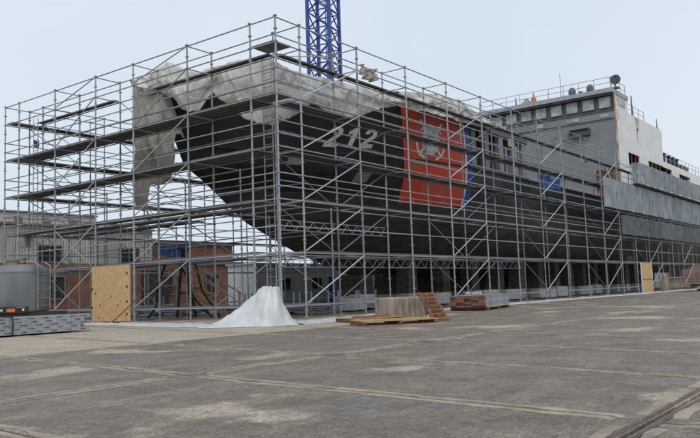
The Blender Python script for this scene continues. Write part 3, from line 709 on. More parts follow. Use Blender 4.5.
# ------------------------------------------------------------------ tarpaulins on the bow
def drape(name, label, pts, zt, zb, ins, mt, amp=.10, ns=150, nt_=30, seed=0, flap=1.6, swag=True):
    """cloth hung along a plan path: pts = plan polyline (s, x, y), zt/zb = height of its head and hem along s, ins = inward direction per s"""
    ss = [p[0] for p in pts]; P = []
    for i in range(ns + 1):
        s = ss[0] + (ss[-1] - ss[0]) * i / ns
        x = interp(s, ss, [p[1] for p in pts]); y = interp(s, ss, [p[2] for p in pts])
        nx, ny = interp(s, ss, [q[0] for q in ins]), interp(s, ss, [q[1] for q in ins])
        a, b = interp(s, *zt), interp(s, *zb); a += .05 * fbm(s * .9, seed); b += .06 * fbm(s * 1.7, seed + 4)
        col = []
        for j in range(5):       # the flap lying over the deck edge
            q = 1 - j / 5; col.append((x + nx * flap * q, y + ny * flap * q, a - .15 * q * q + .12 * fbm(s * .8, q * 3, seed)))
        for j in range(nt_ + 1):
            h = j / nt_
            ph = s * 1.5 + 1.6 * h * math.sin(s * .6 + seed) + 2.2 * fbm(s * .35, h * .6, seed, 2)
            sw = math.sin(h * 9.0 + 2.6 * math.sin(s * .75 + seed) + 1.5 * fbm(s * .5, h, seed + 6, 2))
            ridge = 1 - min(1, 4.0 * abs(fbm(s * .42 + h * .55, h * .6 - s * .22, seed + 8, 1)))
            rid2 = 1 - min(1, 7 * abs(fbm(s * .9 - h * 1.4, h * .9 + s * .3, seed + 15, 1)))
            fold = amp * (1.0 * math.sin(ph) * (.1 + .9 * h * h) + .9 * sw * (.15 + .85 * h) - 1.1 * ridge ** 3 - .8 * rid2 * rid2 + .35 * fbm(s * 1.6, h * 2.5, seed + 2, 4))
            belly = -.14 * math.sin(h * math.pi * .9)
            col.append((x + nx * (fold + belly), y + ny * (fold + belly), a + (b - a) * h))
        P.append(col)
    o = MB().grid(P).build(name, mt, None, smooth=True); solid(o, .02); return tag(o, label, 'tarpaulin')
# path: along the bow face (x = 1.95) towards the corner, then along the side (y = 1.95); s = distance run
LT = ([10.84, 9.98, 9.23, 8.71, 8.13, 7.43, 6.41, 5.41, 3.23, 2.07], [11.74, 11.86, 12.0, 12.08, 11.76, 11.42, 11.11, 11.18, 11.06, 10.8])
LB = ([8.88, 8.38, 7.81, 7.13, 6.45, 5.97, 5.57, 5.13, 4.51, 3.61, 2.85, 2.16], [10.52, 10.28, 9.75, 9.35, 9.37, 9.83, 10.03, 9.67, 9.24, 8.52, 8.13, 8.0])
RT = ([2.08, 3.01, 5.74, 9.21, 10.99], [10.68, 10.5, 10.67, 10.84, 11.05])
RB = ([2.11, 2.86, 3.72, 4.34, 4.88, 5.94, 6.68, 7.47, 8.71, 9.84, 11.03], [8.05, 8.34, 8.79, 9.3, 9.17, 8.85, 8.87, 9.15, 9.65, 10.05, 10.36])
s_of_v = lambda v: 10.9 - v
zt = ([s_of_v(v) for v in LT[0]] + [8.9 + (u - 2.0) for u in RT[0]], LT[1] + RT[1])
zb = ([0, 1.6] + [s_of_v(v) for v in LB[0]] + [8.9 + (u - 2.0) for u in RB[0]], [10.9, 10.75] + LB[1] + RB[1])
drape('tarpaulin', 'big dirty white tarpaulin swagged round the bow above the hull number',
      [(0, 1.95, 10.9), (8.6, 1.95, 2.3), (9.2, 2.25, 1.98), (18.0, 11.1, 1.95)], zt, zb, [(1, 0), (1, 0.1), (.1, 1), (0, 1)], 'tarp', amp=.085, ns=340, seed=3)
drape('tarpaulin', 'narrow creased tarpaulin strip along the deck edge above the red stripe',
      [(0, 11.2, 1.98), (12.6, 23.6, 1.98)], ([0, 1.2, 4.3, 6.6, 8.0, 9.1, 12.6], [11.15, 11.36, 11.8, 11.94, 11.75, 11.5, 11.2]), ([0, .7, 4.2, 6.5, 9.0, 11.7, 12.6], [10.4, 10.5, 10.55, 10.62, 10.72, 10.92, 11.0]), [(0, 1), (0, 1)], 'tarp', amp=.10, ns=220, seed=11, flap=1.0)
drape('tarpaulin', 'brown canvas curtain hanging down at the left of the bow',
      [(0, 2.15, 11.5), (3.1, 2.15, 8.4)], ([0, .7, 2.1, 3.1], [11.75, 11.9, 10.8, 8.6]), ([0, .5, .8, 1.3, 3.1], [6.5, 5.3, 5.2, 6.4, 6.45]), [(1, 0), (1, 0)], 'tarpbrown', amp=.17, ns=70, nt_=26, seed=21, flap=.5)
# scrap of cloth caught on the top rail, blue tarps
def rag(name, label, c, w, h, mt, cat, axis='x', sag=.25, seed=0, nx=16, nz=10, dep=.08):
    P = []
    for i in range(nx + 1):
        col = []
        for j in range(nz + 1):
            s, t = i / nx - .5, j / nz - .5; d = dep * (math.sin(s * 14 + seed) + 2 * fbm(s * 5, t * 4, seed)); zz = h * t - sag * h * math.cos(s * math.pi) * .4 + .12 * h * fbm(s * 4, seed, t)
            col.append((w * s, d, zz) if axis == 'x' else (d, w * s, zz))
        P.append(col)
    o = MB().grid(P).build(name, mt, None, smooth=True, loc=c); solid(o, .012); return tag(o, label, cat)
rag('cloth_scrap', 'small brown cloth scrap caught on the upper rail against the sky', (6.0, .02, 10.62), 1.0, .55, 'tarpbrown', 'cloth', seed=4, dep=.12)
rag('blue_tarp', 'bright blue tarpaulin tied to the scaffold below the grey bridge front', (29.7, 1.5, 8.15), 4.1, .85, 'bluetarp', 'tarpaulin', seed=6)
rag('blue_tarp', 'faded blue tarpaulin hung inside the left scaffold before the brick building', (5.2, 12.4, 3.6), 2.5, .6, 'bluetarp', 'tarpaulin', axis='y', seed=9, dep=.04, sag=.9)
rag('blue_cloth', 'little blue cloth tied on the far left scaffold rail', (1.75, 19.86, 9.8), .34, .4, 'bluetarp', 'cloth', seed=2, dep=.03)
rag('blue_cloth', 'blue strap hanging inside the near corner post of the scaffold', (.25, .25, 5.3), .08, 1.0, 'bluetarp', 'strap', seed=8, dep=.03)

# ------------------------------------------------------------------ white film on the ground and the heap at the corner
def film(name, label, pts, w, seed):
    ss = [0]
    for a, b in zip(pts, pts[1:]): ss.append(ss[-1] + (Vector(b) - Vector(a)).length)
    P = []; n = int(ss[-1] / .22)
    for i in range(n + 1):
        s = ss[-1] * i / n; x = interp(s, ss, [p[0] for p in pts]); y = interp(s, ss, [p[1] for p in pts])
        s2 = min(ss[-1], s + .1); dx = interp(s2, ss, [p[0] for p in pts]) - x; dy = interp(s2, ss, [p[1] for p in pts]) - y
        if abs(dx) + abs(dy) < 1e-6: dx, dy = lx, ly
        lx, ly = dx, dy; l = math.hypot(dx, dy); nx, ny = -dy / l, dx / l; col = []
        ww = interp(s, ss, w)
        for j in range(11):
            t = j / 10 - .5; q = ww * t * (1 + .25 * fbm(s * .5, 3 * (t > 0), seed)); zz = .014 + .075 * max(0, 1 - abs(2 * t) ** 3) * abs(fbm(s * 1.4, t * 3, seed) + .5)
            col.append((x + nx * q, y + ny * q, zz if 0 < j < 10 else .008))
        P.append(col)
    o = MB().grid(P).build(name, 'film', None, smooth=True); solid(o, .006, 1); return tag(o, label, 'plastic film')
film('plastic_film', 'white plastic film strip on the ground along the long side of scaffold', [(-2.2, -2.4), (.4, -2.0), (6, -1.15), (12, -.95), (24, -.9), (36, -1.0), (45, -1.2), (68, -1.0)], [1.2, 1.3, 1.3, 1.3, 1.3, 1.4, 1.4, 1.3], 2)
film('plastic_film', 'white plastic film strip on the ground beside the large plywood door', [(-2.0, 10.5), (-2.4, 6.2), (-2.9, 3.0), (-3.2, .4), (-2.9, -1.2)], [1.1, 1.2, 1.4, 1.3, .9], 5)
# heap: a tarpaulin thrown over something, its skirt trailing to the left
def heap():
    P = []; nu, nv = 90, 40
    d = Vector((.6, -.8)); e = Vector((.8, .6))     # d runs to the right in the photo, e away from it
    for i in range(nu + 1):
        s = -2.9 + 5.0 * i / nu; col = []
        for j in range(nv + 1):
            t = -1.3 + 2.6 * j / nv
            ridge = interp(s, [-2.9, -2.3, -1.4, -.5, .15, .4, 1.0, 1.12, 1.35, 1.7, 2.1], [.0, .10, .34, .78, 1.12, 1.21, 1.22, 1.16, .66, .20, .0])
            wd = interp(s, [-2.9, -.5, .6, 1.2, 2.1], [.45, 1.0, 1.12, .92, .5])
            q = min(1, abs(t + .10 * math.sin(s * 2.3)) / wd); prof = 1 - q
            flatw = interp(s, [-2.9, 0, .4, 1.0, 1.2, 2.1], [0, .10, .30, .34, .2, 0])
            z = ridge * (min(1, (1 - q) / (1 - flatw)) ** 1.12)
            ang = math.atan2(t, s - .75); rr = math.hypot(t, (s - .75) * .6)
            crease = abs(math.sin(ang * 4.5 + .8 * fbm(s * .7, t * .7, 1, 2))) - .6
            z += (.13 * crease * min(1, rr * 1.3) + .05 * fbm(s * 1.5, t * 1.5, 5)) * min(1, z * 2.2)
            z = max(z, .018 + .03 * abs(fbm(s * 3, t * 3, 2)) if prof > 0 else .004)
            p = Vector((-2.62, -1.95)) + d * ((s - .7) * .64 + .08 * fbm(s * 2, t * 2, 9)) + e * t * .85
            col.append((p.x, p.y, z))
        P.append(col)
    # keep only the covered part: drop quads that lie flat on the ground
    b = MB().grid(P); b.f = [f for f in b.f if max(b.v[i][2] for i in f) > .012]
    o = b.build('tarpaulin_heap', 'film', None, smooth=True); solid(o, .01, 1)
    tag(o, 'white shrink wrap tarpaulin heaped at the near corner of the scaffold', 'tarpaulin')
heap()

# ------------------------------------------------------------------ plywood doors
t = thing('plywood_door', 'large plywood door closing a bay of the left scaffold', 'door', (-.14, 10.30, 0))
bevel(MB().box(-.02, .02, -1.42, 1.42, .02, 2.5).build('panel', 'ply', t), .004)
for y in (-1.38, 1.38): MB().box(.021, .06, y - .04, y + .04, .02, 2.5).build('batten', 'timber', t)
bl = MB().tube((-.05, 0, 0), (-.0205, 0, 0), .05, 10).mesh('bolt', 'bolt')
for y, z in ((-1.25, 2.15), (-1.25, 1.55), (-1.24, .35), (-1.25, .9), (1.36, 1.5), (1.36, .65), (.85, .2), (-.1, 1.15), (.75, .75), (1.1, 1.3), (-.6, .75)):
    b = put('bolt', bl, t, (0, y, z)); s = 1 if abs(y) > 1.2 else .6; b.scale = (1, s, s)
t = thing('prop_pole', 'dark thin pole with a flat foot leaning by the large plywood door', 'pole', (-1.05, 8.85, 0))
MB().tube((0, 0, .05), (.55, -1.25, 1.15), .025, 8).build('pole', 'rust', t); MB().box(-.1, .1, -.35, .35, -.004, .05).build('foot', 'bolt', t)
t = thing('plywood_door', 'narrow plywood door in the far part of the long scaffold', 'door', (45.5, -.16, 0))
bevel(MB().box(-1.5, 1.5, -.02, .02, .02, 2.5).build('panel', 'ply', t), .004)
MB().box(-1.5, 1.5, -.045, -.0205, 1.1, 1.16).build('bar', 'rust', t)
for x in (-1.53, 1.53): MB().box(x - .03, x + .03, -.04, .04, .01, 2.56).build('jamb', 'white_line', t)

# ------------------------------------------------------------------ tank on its trailer
TX, TY = -4.0, 10.95
vx = (Vector((TX, TY, 0)) - Vector((CAM.x, CAM.y, 0))).normalized(); rz = math.atan2(vx.y, vx.x) - math.pi / 2     # local -y faces the yard
t = thing('storage_tank', 'round grey steel tank with a ladder on a trailer, left edge', 'tank', (TX, TY, 0), rz)
t.scale = (.93, .93, 1.0)
sh = MB().lathe([(1.18, .62), (1.22, .70), (1.22, 2.22), (1.19, 2.34), (1.08, 2.45), (.86, 2.53), (.5, 2.58), (.12, 2.6)], 40).build('shell', 'tank', t, smooth=True)
for z in (.78, 2.2): MB().lathe([(1.221, z), (1.235, z + .01), (1.235, z + .05), (1.221, z + .06)], 40).build('band', 'tank', sh)
MB().tube((-.35, -.2, 2.5), (-.35, -.2, 2.72), .28, 18).tube((-.35, -.2, 2.72), (-.35, -.2, 2.77), .33, 18).build('manhole', 'concrete', t)
MB().path([(-1.0, -.35, 2.45), (-1.0, -.35, 2.66), (.55, -.4, 2.68), (.75, -.5, 2.5)], .035, 8).build('top_pipe', 'concrete', t)
MB().tube((.15, -.3, 2.5), (.15, -.3, 2.78), .06, 10).tube((.15, -.3, 2.78), (.15, -.3, 2.82), .12, 10).build('valve', 'rust', t)
ld = MB()
a0, a1 = R(-58), R(-22)
for a in (a0, a1): ld.path([(1.29 * math.cos(a), 1.29 * math.sin(a), .72), (1.29 * math.cos(a), 1.29 * math.sin(a), 2.5), (1.0 * math.cos(a), 1.0 * math.sin(a), 2.66)], .03, 6)
ldo = ld.build('ladder', 'galv', t)
for z in (.85, 1.17, 1.5, 1.82, 2.14): MB().tube((1.29 * math.cos(a0), 1.29 * math.sin(a0), z), (1.29 * math.cos(a1), 1.29 * math.sin(a1), z), .022, 6).build('rung', 'galv', ldo)
fr = MB().box(-1.7, 1.9, -1.05, -.93, .42, .60).box(-1.7, 1.9, .93, 1.05, .42, .60).box(-1.7, -1.58, -.93, .93, .42, .60).box(1.78, 1.9, -.93, .93, .42, .60).box(-.06, .06, -.93, .93, .42, .60)
fr.build('trailer_frame', 'black', t)
MB().box(-1.0, 1.0, -.93, .93, .601, .64).build('trailer_bed', 'black', t)
lb = MB().box(-.95, .32, -1.22, -1.055, .60, .85).build('light_bar', 'black', t)
for x in (-.75, .1): MB().tube((x, -1.26, .72), (x, -1.2205, .72), .05, 10).build('tail_light', 'lamp_white', lb)
MB().box(-.55, -.22, -1.245, -1.2205, .64, .78).build('number_plate', 'orange', lb)
for sx in (-.55, .55):
    for sy in (-1, 1):
        w = MB().lathe([(.18, -.11), (.34, -.11), (.37, -.07), (.37, .07), (.34, .11), (.18, .11)], 22).build('wheel', 'hose', t)
        w.matrix_local = Matrix.Translation((sx, sy * 1.17 if sy > 0 else -.80, .37)) @ Matrix.Rotation(R(90), 4, 'X')
        MB().lathe([(.05, -.1), (.175, -.1), (.175, .1), (.05, .1)], 16).build('rim', 'galv', w)
MB().tube((-1.55, -.9, .0), (-1.4, -.95, .42), .05, 8).tube((1.8, -.98, .0), (1.8, -.98, .42), .05, 8).build('jack_leg', 'rust', t)

# ------------------------------------------------------------------ stack of galvanised planks (each one can be lifted off)
def plank_mesh(L=5.2, w=.30, h=.100):
    b = MB().box(0, L, -w / 2, w / 2, h - .006, h); n = 10
    for sy in (-1, 1):
        y0, y1 = sorted((sy * w / 2, sy * (w / 2 - .007)))
        b.box(0, L, y0, y1, h - .034, h - .0065).box(0, L, y0, y1, 0, .030)
        for k in range(n + 1):
            c = L * k / n; a0, a1 = max(0, c - L / n * .29), min(L, c + L / n * .29); b.box(a0, a1, y0, y1, .0302, h - .0342)
    b.box(.1, L - .1, -w / 2 + .05, -w / 2 + .06, 0, h - .0065)
    return b.mesh('steel_plank', 'plank')
PMs = [plank_mesh(5.2), plank_mesh(5.0), plank_mesh(5.35)]
for lay in range(5):
    for j in range(4):
        o = put('steel_plank', PMs[(lay + j) % 3], None, (-11.15 + random.uniform(-.12, .12), 3.05 + .315 * j + random.uniform(-.012, .012), .052 + .1035 * lay))
        o.rotation_euler = (0, 0, R(3.2 + random.uniform(-.6, .6)))
        tag(o, 'slotted galvanised scaffold plank in the low stack before the grey tank', 'plank', 'slotted planks stacked before the tank')
for x in (-10.2, -8.4, -6.5):
    o = MB().box(-.05, .05, -.1, 1.3, -.004, .050).build('bearer', 'blocktimber', None, loc=(x, 3.0 + (x + 11.15) * .056, 0)); tag(o, 'timber bearer under the stack of slotted planks', 'bearer', 'bearers under the plank stack')
o = MB().path([(0, -.03, .06), (.02, -.035, .35), (.0, -.03, .575), (0, .6, .58)], .022, 6).build('strap', 'hose', None, loc=(-8.62, 3.03, 0)); tag(o, 'black strap round the stacked slotted planks', 'strap')

# ------------------------------------------------------------------ concrete ring, rusty frame, pallets, plank bundle, post, scrap
c0 = (1.25, -4.35)
prof = [(.84, -.004), (.86, .05), (.85, .4), (.86, .70), (.83, .745), (.70, .745), (.69, .10)]
o = MB().lathe(prof, 40, (0, 0, 0)).build('concrete_ring', 'concrete', None, smooth=False, loc=(*c0, 0)); tag(o, 'weathered concrete ring standing behind the two pallets', 'concrete ring')
bevel(o, .015)
t = thing('rusty_frame', 'rusty steel frame leaning against the concrete ring', 'frame', (-.45, -6.75, 0))
top = Vector((1.35, 1.35, .86)); sdv = Vector((.32, -.30, 0))
for s in (0, 1): MB().tube(sdv * s, top + sdv * s, .06, 6).build('side_rail', 'rust', t)
for k in range(7): p = top * (.06 + .145 * k); MB().tube(p, p + sdv, .075, 6).build('cross_bar', 'rust', t)
MB().box(-.02, .02, 0, .40, 0, .45, Matrix.Translation(top * .35) @ Matrix.Rotation(R(-43), 4, 'Z') @ Matrix.Rotation(R(-24), 4, 'X')).build('plate', 'rust', t)
def pallet(label, x, y, rz, w=1.9, d=1.25, z=0, mt='wood', tilt=0):
    t = thing('pallet', label, 'pallet', (x, y, z), R(rz)); t.rotation_euler[1] = R(tilt)
    n = 7
    for i in range(n):
        yy = -d / 2 + d * (i + .5) / n
        MB().box(-w / 2, w / 2, yy - d / n * .40, yy + d / n * .40, .118, .142).build('deck_slat', mt, t)
        if i % 3 == 0: MB().box(-w / 2, w / 2, yy - d / n * .40, yy + d / n * .40, -.004, .02).build('base_slat', 'redwood', t)
    for xx in (-w / 2 + .06, 0, w / 2 - .06): MB().box(xx - .05, xx + .05, -d / 2, d / 2, .0205, .1175).build('stringer', 'redwood', t)
    return t
pallet('yellow wooden pallet lying nearest to the camera', -1.75, -6.1, -38, 2.3, 1.5)
pallet('wooden pallet with a board on it lying left of the concrete ring', -.25, -4.15, -28, 1.9, 1.3)
o = MB().box(-1.0, 1.0, -.12, .12, 0, .05).build('loose_board', 'redwood', None, loc=(-.1, -4.3, .143)); o.rotation_euler = (0, 0, R(-10)); bevel(o, .006); tag(o, 'loose red brown board on the pallet left of the ring', 'board')
pallet('pallet half hidden under the strapped plank bundle', 9.9, -2.95, 12, 3.6, 1.7)
t = thing('plank_bundle', 'bundle of planks with rusty red ends on a pallet', 'bundle', (9.9, -2.95, .142), R(12))
bm1 = MB().box(-2.05, 2.05, -.15, .15, 0, .07).mesh('plank', 'plank'); endm = MB().box(-.012, 0, -.145, .145, .004, .066).mesh('plank_end', 'redwood')
for lay in range(7):
    for j in range(5):
        o = put('plank', bm1, t, (random.uniform(-.10, .10), -.64 + .32 * j, .001 + .0725 * lay)); put('plank_end', endm, o, (-2.051, 0, 0))
for x in (-1.2, 1.2): MB().box(x - .02, x + .02, -.82, .82, .512, .518).box(x - .02, x + .02, -.828, -.822, 0, .518).box(x - .02, x + .02, .822, .828, 0, .518).build('steel_band', 'galv', t)
o = rag('plastic_scrap', 'crumpled pale plastic scrap on top of the plank bundle', (8.6, -3.3, .72), 1.3, .14, 'film', 'plastic', seed=3, dep=.1)
o = MB().lathe([(.26, -.004), (.28, .05), (.25, 1.0), (.22, 1.35), (.16, 1.5), (.03, 1.52)], 14).build('timber_post', 'concrete', None, loc=(46.5, -1.35, 0)); o.rotation_euler = (0, R(-3), 0); tag(o, 'short brown bollard right of the far plywood door', 'bollard')
t = thing('scrap_heap', 'low heap of rusty scrap plates at the far right', 'scrap heap', (47.5, -4.3, 0))
for k in range(14):
    w, d, h = random.uniform(.8, 2.2), random.uniform(.2, .7), random.uniform(.06, .2); z = .2 * (k % 3)
    MB().box(-w / 2, w / 2, -d / 2, d / 2, -.004, h, Matrix.Translation((random.uniform(-.9, .9), random.uniform(-3.4, 1.2), z)) @ Matrix.Rotation(random.uniform(-.5, .5), 4, 'Z')).build('scrap_plate', random.choice(('rust', 'redwood', 'black')), t)

# ------------------------------------------------------------------ clutter inside the scaffold
def concrete_block(x, y, rz, w, d, h, label, group):
    t = thing('ballast_block', label, 'block', (x, y, 0), R(rz), group)
    bevel(MB().box(-w / 2, w / 2, -d / 2, d / 2, .06, h).build('body', 'blockgrey', t), .05, 2)
    for s in (-1, 1): MB().box(s * w * .3 - .1, s * w * .3 + .1, -d / 2, d / 2, -.004, .0595).build('skid', 'blocktimber', t)
    MB().path([(-.15, 0, h - .01), (-.12, 0, h + .12), (.12, 0, h + .12), (.15, 0, h - .01)], .02, 6).build('lifting_loop', 'rust', t)
for k, (x, y) in enumerate(((9.0, 3.6), (14.8, 3.0), (18.2, 4.2), (22.0, 2.9), (26.2, 3.4), (30.5, 2.8), (34.5, 3.3), (39.5, 3.0), (12.0, 5.2), (43, 3.5))):
    concrete_block(x, y, random.uniform(-15, 15), random.uniform(1.3, 2.1), .8, random.uniform(.55, .95), 'pale concrete ballast block on the ground in the shade under the hull', 'ballast blocks under the hull side')
# white site cabin behind the bow, seen below the stem
t = thing('site_cabin', 'long pale flat roofed site cabin seen under the bow', 'cabin', (29.5, 23.6, 0))
MB().box(-8.5, 8.5, -1.4, 1.5, .15, 3.3).build('wall', 'pale', t); MB().box(-8.65, 8.65, -1.55, 1.65, 3.302, 3.42).build('roof', 'fascia', t)
for x in range(-8, 9, 2): MB().box(x - .04, x + .04, -1.43, -1.402, .2, 3.25).build('wall_batten', 'fascia', t)
for x in (-5, -1, 3.2): w = MB().box(x - .6, x + .6, -1.45, -1.403, 1.3, 2.2).build('window', 'dark_glass', t); MB().box(x - .66, x + .66, -1.5, -1.403, 1.22, 1.295).build('sill', 'fascia', w)
d_ = MB().box(.6, 1.5, -1.45, -1.403, .2, 2.3).build('door', 'blue_line', t); MB().tube((1.35, -1.53, 1.2), (1.35, -1.451, 1.2), .03, 8).build('handle', 'galv', d_)
# timber stair with rails inside the bow scaffold
t = thing('timber_stair', 'new timber stair with handrails inside the left scaffold', 'stair', (6.0, 10.9, 0))
for x in (-.5, .5):
    MB().box(x - .03, x + .03, -.12, .12, 0, 3.9, Matrix.Translation((0, -2.1, .02)) @ Matrix.Rotation(R(-66), 4, 'X')).build('stringer', 'timber', t)
    MB().tube((x, -2.1, 1.1), (x, 1.35, 2.62), .045, 6).build('handrail', 'timber', t)
    MB().tube((x, 1.35, 2.62), (x, 3.0, 2.62), .045, 6).tube((x, 1.35, 2.15), (x, 3.0, 2.15), .04, 6).build('landing_rail', 'timber', t)
    for y, z0, z1 in ((-2.0, 0, 1.15), (-.4, .65, 1.85), (1.35, 0, 2.62), (3.0, 0, 2.62)): MB().box(x - .045, x + .045, y - .045, y + .045, z0, z1).build('baluster', 'timber', t)
for k in range(8): MB().box(-.46, .46, -2.0 + .42 * k, -1.72 + .42 * k, .17 + .19 * k, .21 + .19 * k).build('tread', 'timber', t)
MB().box(-.55, .55, 1.4, 3.1, 1.6, 1.66).build('landing', 'timber', t)
# hoses hanging from the first lift
for k, (x, y, dx, dy) in enumerate(((3.0, 9.4, .6, -1.6), (3.2, 8.6, .3, -1.5), (2.8, 10.2, -.2, .9))):
    pts = []
    for i in range(15):
        s = i / 14; pts.append((x + dx * s + .1 * math.sin(s * 9 + k), y + dy * s, 2.6 * (1 - s) ** 1.4 + .05 - .0))
    o = MB().path(pts, .055, 7).build('hose', 'hose', None, smooth=True); tag(o, ('black hose sagging to the right inside the left scaffold', 'short black hose beside the timber stair', 'black hose hanging down near the large plywood door')[k], 'hose')
t = thing('trestle', 'black steel trestle mast inside the left scaffold', 'trestle', (3.6, 9.7, 0))
for s in (-.55, .55): MB().tube((0, s, 0), (0, s * .15, 3.3), .07, 6).build('leg', 'black', t)
MB().tube((.7, 0, 0), (0, 0, 3.3), .07, 6).build('leg', 'black', t); MB().box(-.25, .25, -.25, .25, 3.28, 3.4).build('head', 'black', t); MB().tube((0, -.35, 1.2), (0, .35, 1.2), .04, 6).build('cross_bar', 'black', t)
# tube racks: bundles of loose scaffold tubes on the ground
for k, (x, y, rz) in enumerate(((4.2, 5.6, 80), (5.6, 13.4, 95), (7.2, 7.0, 70), (3.4, 15.6, 88), (9.5, 12.5, 60))):
    t = thing('tube_bundle', ('loose bundle of scaffold tubes behind the white heap', 'bundle of scaffold tubes behind the large plywood door', 'bundle of tubes under the bow beyond the ladder', 'bundle of tubes at the left end of the scaffold', 'bundle of tubes far back under the bow')[k], 'tubes', (x, y, 0), R(rz))
    tm = MB().tube((-1.8, 0, 0), (1.8, 0, 0), .035, 7).mesh('tube', 'galv')
    for j in range(16): put('tube', tm, t, (random.uniform(-.25, .25), -.5 + .075 * (j % 8) + random.uniform(0, .02), .16 + .072 * (j // 8)))
    for xx in (-1.1, 1.1): MB().box(xx - .06, xx + .06, -.6, .2, -.004, .123).build('bearer', 'timber', t)

RK = [(6.4, 4.6, 84, 'tube rack just right of the white heap'), (6.6, 8.7, 92, 'tube rack in front of the timber stair'), (7.4, 14.2, 88, 'tube rack behind the large plywood door'), (10.2, 9.6, 75, 'tube rack in the open under the stem'),
      (6.0, 17.0, 90, 'tube rack at the far left inside the scaffold'), (13.0, 13.5, 80, 'tube rack before the brick wall under the bow'), (10.5, 4.4, 15, 'tube rack behind the concrete ring'), (15.5, 16.5, 85, 'tube rack near the pale site cabin')]
rtm = MB().tube((-1.6, 0, 0), (1.6, 0, 0), .035, 7).mesh('tube', 'galv')
for x, y, a_, lab in RK:
    t = thing('tube_rack', 'galvanised ' + lab, 'rack', (x, y, 0), R(a_), 'racks of scaffold tubes under the bow')
    for px in (-1.2, 1.2):
        for py in (-.55, .55): MB().box(px - .035, px + .035, py - .035, py + .035, -.004, 1.05).build('upright', 'galv', t)
        MB().box(px - .03, px + .03, -.514, .514, .12, .19).build('cross_bar', 'galv', t)
    for py in (-.55, .55): MB().box(-1.164, 1.164, py - .03, py + .03, .12, .19).build('side_bar', 'galv', t)
    n_ = random.randint(22, 36)
    for j in range(n_): put('tube', rtm, t, (random.uniform(-.3, .3), -.46 + .076 * (j % 13), .228 + .074 * (j // 13)))
# ------------------------------------------------------------------ lattice crane mast
t = thing('crane_mast', 'blue lattice crane mast rising behind the ship', 'crane', (33.0, 24.2, 0), R(14))
w = 1.12; H = 46
for sx in (-1, 1):
    for sy in (-1, 1): MB().tube((sx * w, sy * w, 0), (sx * w, sy * w, H), .19, 4).build('chord', 'crane', t)
n = 27
for k in range(n):
    z0, z1 = H * k / n, H * (k + 1) / n; b = MB(); zm = (z0 + z1) / 2
    for (ax, ay, bx, by) in ((-w, -w, w, -w), (w, -w, w, w), (w, w, -w, w), (-w, w, -w, -w)):
        b.tube((ax, ay, z0), (bx, by, z1), .065, 6).tube((bx, by, z0), (ax, ay, z1), .065, 6).tube((ax, ay, z0), (bx, by, z0), .06, 6)
    b.build('lattice_bay', 'crane', t)
MB().box(-1.6, 1.6, -1.6, 1.6, -.004, .3).build('foundation', 'blockgrey', t)
MB().path([(.45, -.2, 0), (.45, -.2, H)], .05, 6).path([(.1, -.2, 0), (.1, -.2, H)], .05, 6).build('mast_ladder', 'crane', t)

# ------------------------------------------------------------------ buildings behind
t = thing('workshop', 'long workshop of grey corrugated cladding above red brick behind the left scaffold', 'building', (14, 36, 0))
MB().box(-48, 19, 0, 14, -.004, 4.0).build('brick_wall', 'brick', t)
MB().box(-48, 8.2, .12, 14, 4.004, 6.95).build('upper_wall', 'clad', t)
pan = MB()
for k in range(8):          # one ribbed cladding panel
    x0 = k * .25; pan.v += []; o_ = len(pan.v)
    prof_ = [(x0, 0), (x0 + .06, -.07), (x0 + .14, -.07), (x0 + .20, 0), (x0 + .25, 0)]
    pan.v += [(x, y, 0) for x, y in prof_] + [(x, y, 2.95) for x, y in prof_]
    pan.f += [(o_ + i, o_ + i + 1, o_ + 5 + i + 1, o_ + 5 + i) for i in range(4)]
panm = pan.mesh('cladding_panel', 'clad')
for k in range(24): put('cladding_panel', panm, t, (-39.8 + 2.0 * k, .115, 4.0))
MB().box(-48, 8.3, -.15, 14.2, 6.955, 7.12).build('roof', 'roofsteel', t)
MB().box(8.32, 19.3, -.2, 14.2, 4.004, 4.3).build('parapet', 'roofsteel', t)
MB().box(8.4, 18.9, 1.0, 14, 4.304, 5.95).build('brick_upper_wall', 'brick', t); MB().box(8.3, 19.1, .8, 14.2, 5.953, 6.12).build('upper_roof', 'roofsteel', t)
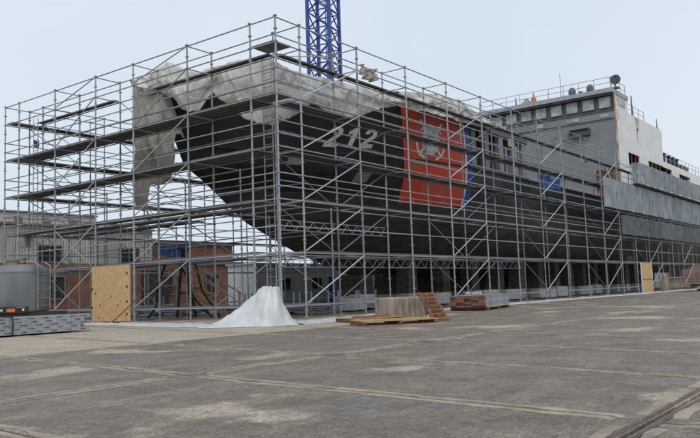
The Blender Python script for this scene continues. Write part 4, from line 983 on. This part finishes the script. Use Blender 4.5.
for (x0, x1, z0, z1) in ((-2.8, -.9, 4.15, 5.35), (4.6, 6.6, 4.1, 5.3), (-9, -7, 4.15, 5.35), (-2.6, -.6, 1.2, 2.9), (3.2, 5.2, 1.2, 2.9), (9.5, 11.2, 1.3, 3.0), (14, 16, 1.3, 3.0)):
    yy = .03 if z0 > 4 else -.015
    wv = MB().box(x0, x1, yy - .03, yy, z0, z1).build('window', 'dark_glass', t)
    f = MB()
    for a_, b_, c_, d2 in ((x0 - .1, x0, z0 - .1, z1 + .1), (x1, x1 + .1, z0 - .1, z1 + .1), (x0, x1, z1, z1 + .1), (x0, x1, z0 - .1, z0), ((x0 + x1) / 2 - .03, (x0 + x1) / 2 + .03, z0, z1)): f.box(a_, b_, yy - .09, yy - .032, c_, d2)
    f.build('frame', 'roofsteel', wv)
MB().box(6.9, 9.6, -.35, -.01, -.004, 3.4).build('roller_door', 'dark_glass', t)
rt_ = thing('rooftop_unit', 'beige flat rooftop plant house on the grey workshop', 'plant house', (12.8, 39, 7.121))
MB().box(-3.6, 5.5, 0, 3, 0, 1.15).build('wall', 'beige', rt_); MB().box(-3.75, 5.65, -.15, 3.15, 1.152, 1.28).build('roof', 'roofsteel', rt_)
for x in (-2, 0.5, 3): MB().box(x, x + .7, -.05, -.003, .2, .8).build('louvre', 'roofsteel', rt_)
t = thing('equipment_box', 'pale switch box on the left end of the scaffold', 'box', (1.30, 20.2, 4.0))
bevel(MB().box(-.14, .14, -.42, .42, 0, .62).build('case', 'winboard', t), .02); MB().box(-.165, -.141, -.38, .38, .04, .58).build('lid', 'winboard', t); MB().box(-.18, -.166, .28, .33, .25, .38).build('latch', 'galv', t)
MB().box(.0, .06, -.05, .05, .62, .9).build('bracket', 'galv', t)
t = thing('brick_building', 'red brick building beyond the far right end of the scaffold', 'building', (106, 4, 0))
MB().box(0, 20, -22, 12, -.004, 9.0).build('wall', 'brick', t); MB().box(-.3, 20.3, -22.3, 12.3, 9.003, 9.35).build('roof', 'roofsteel', t)
for y in (-15, -9, -3, 3, 8.5):
    for z in (1.4, 5.2): wv = MB().box(-.06, -.003, y - .9, y + .9, z, z + 2.0).build('window', 'dark_glass', t); MB().box(-.16, -.003, y - 1, y + 1, z - .15, z - .003).build('sill', 'beige', wv)
t = thing('white_container', 'white shipping container seen low past the ship stern', 'container', (96, 14.5, 0), R(10))
MB().box(-1.2, 1.2, -3, 3, .1, 6.9).build('body', 'winboard', t)
for k in range(14): MB().box(-1.26, -1.203, -2.9 + .42 * k, -2.7 + .42 * k, .2, 6.8).build('rib', 'winboard', t)
MB().box(-1.25, 1.25, -3.05, 3.05, 6.902, 7.05).build('roof_frame', 'fascia', t)
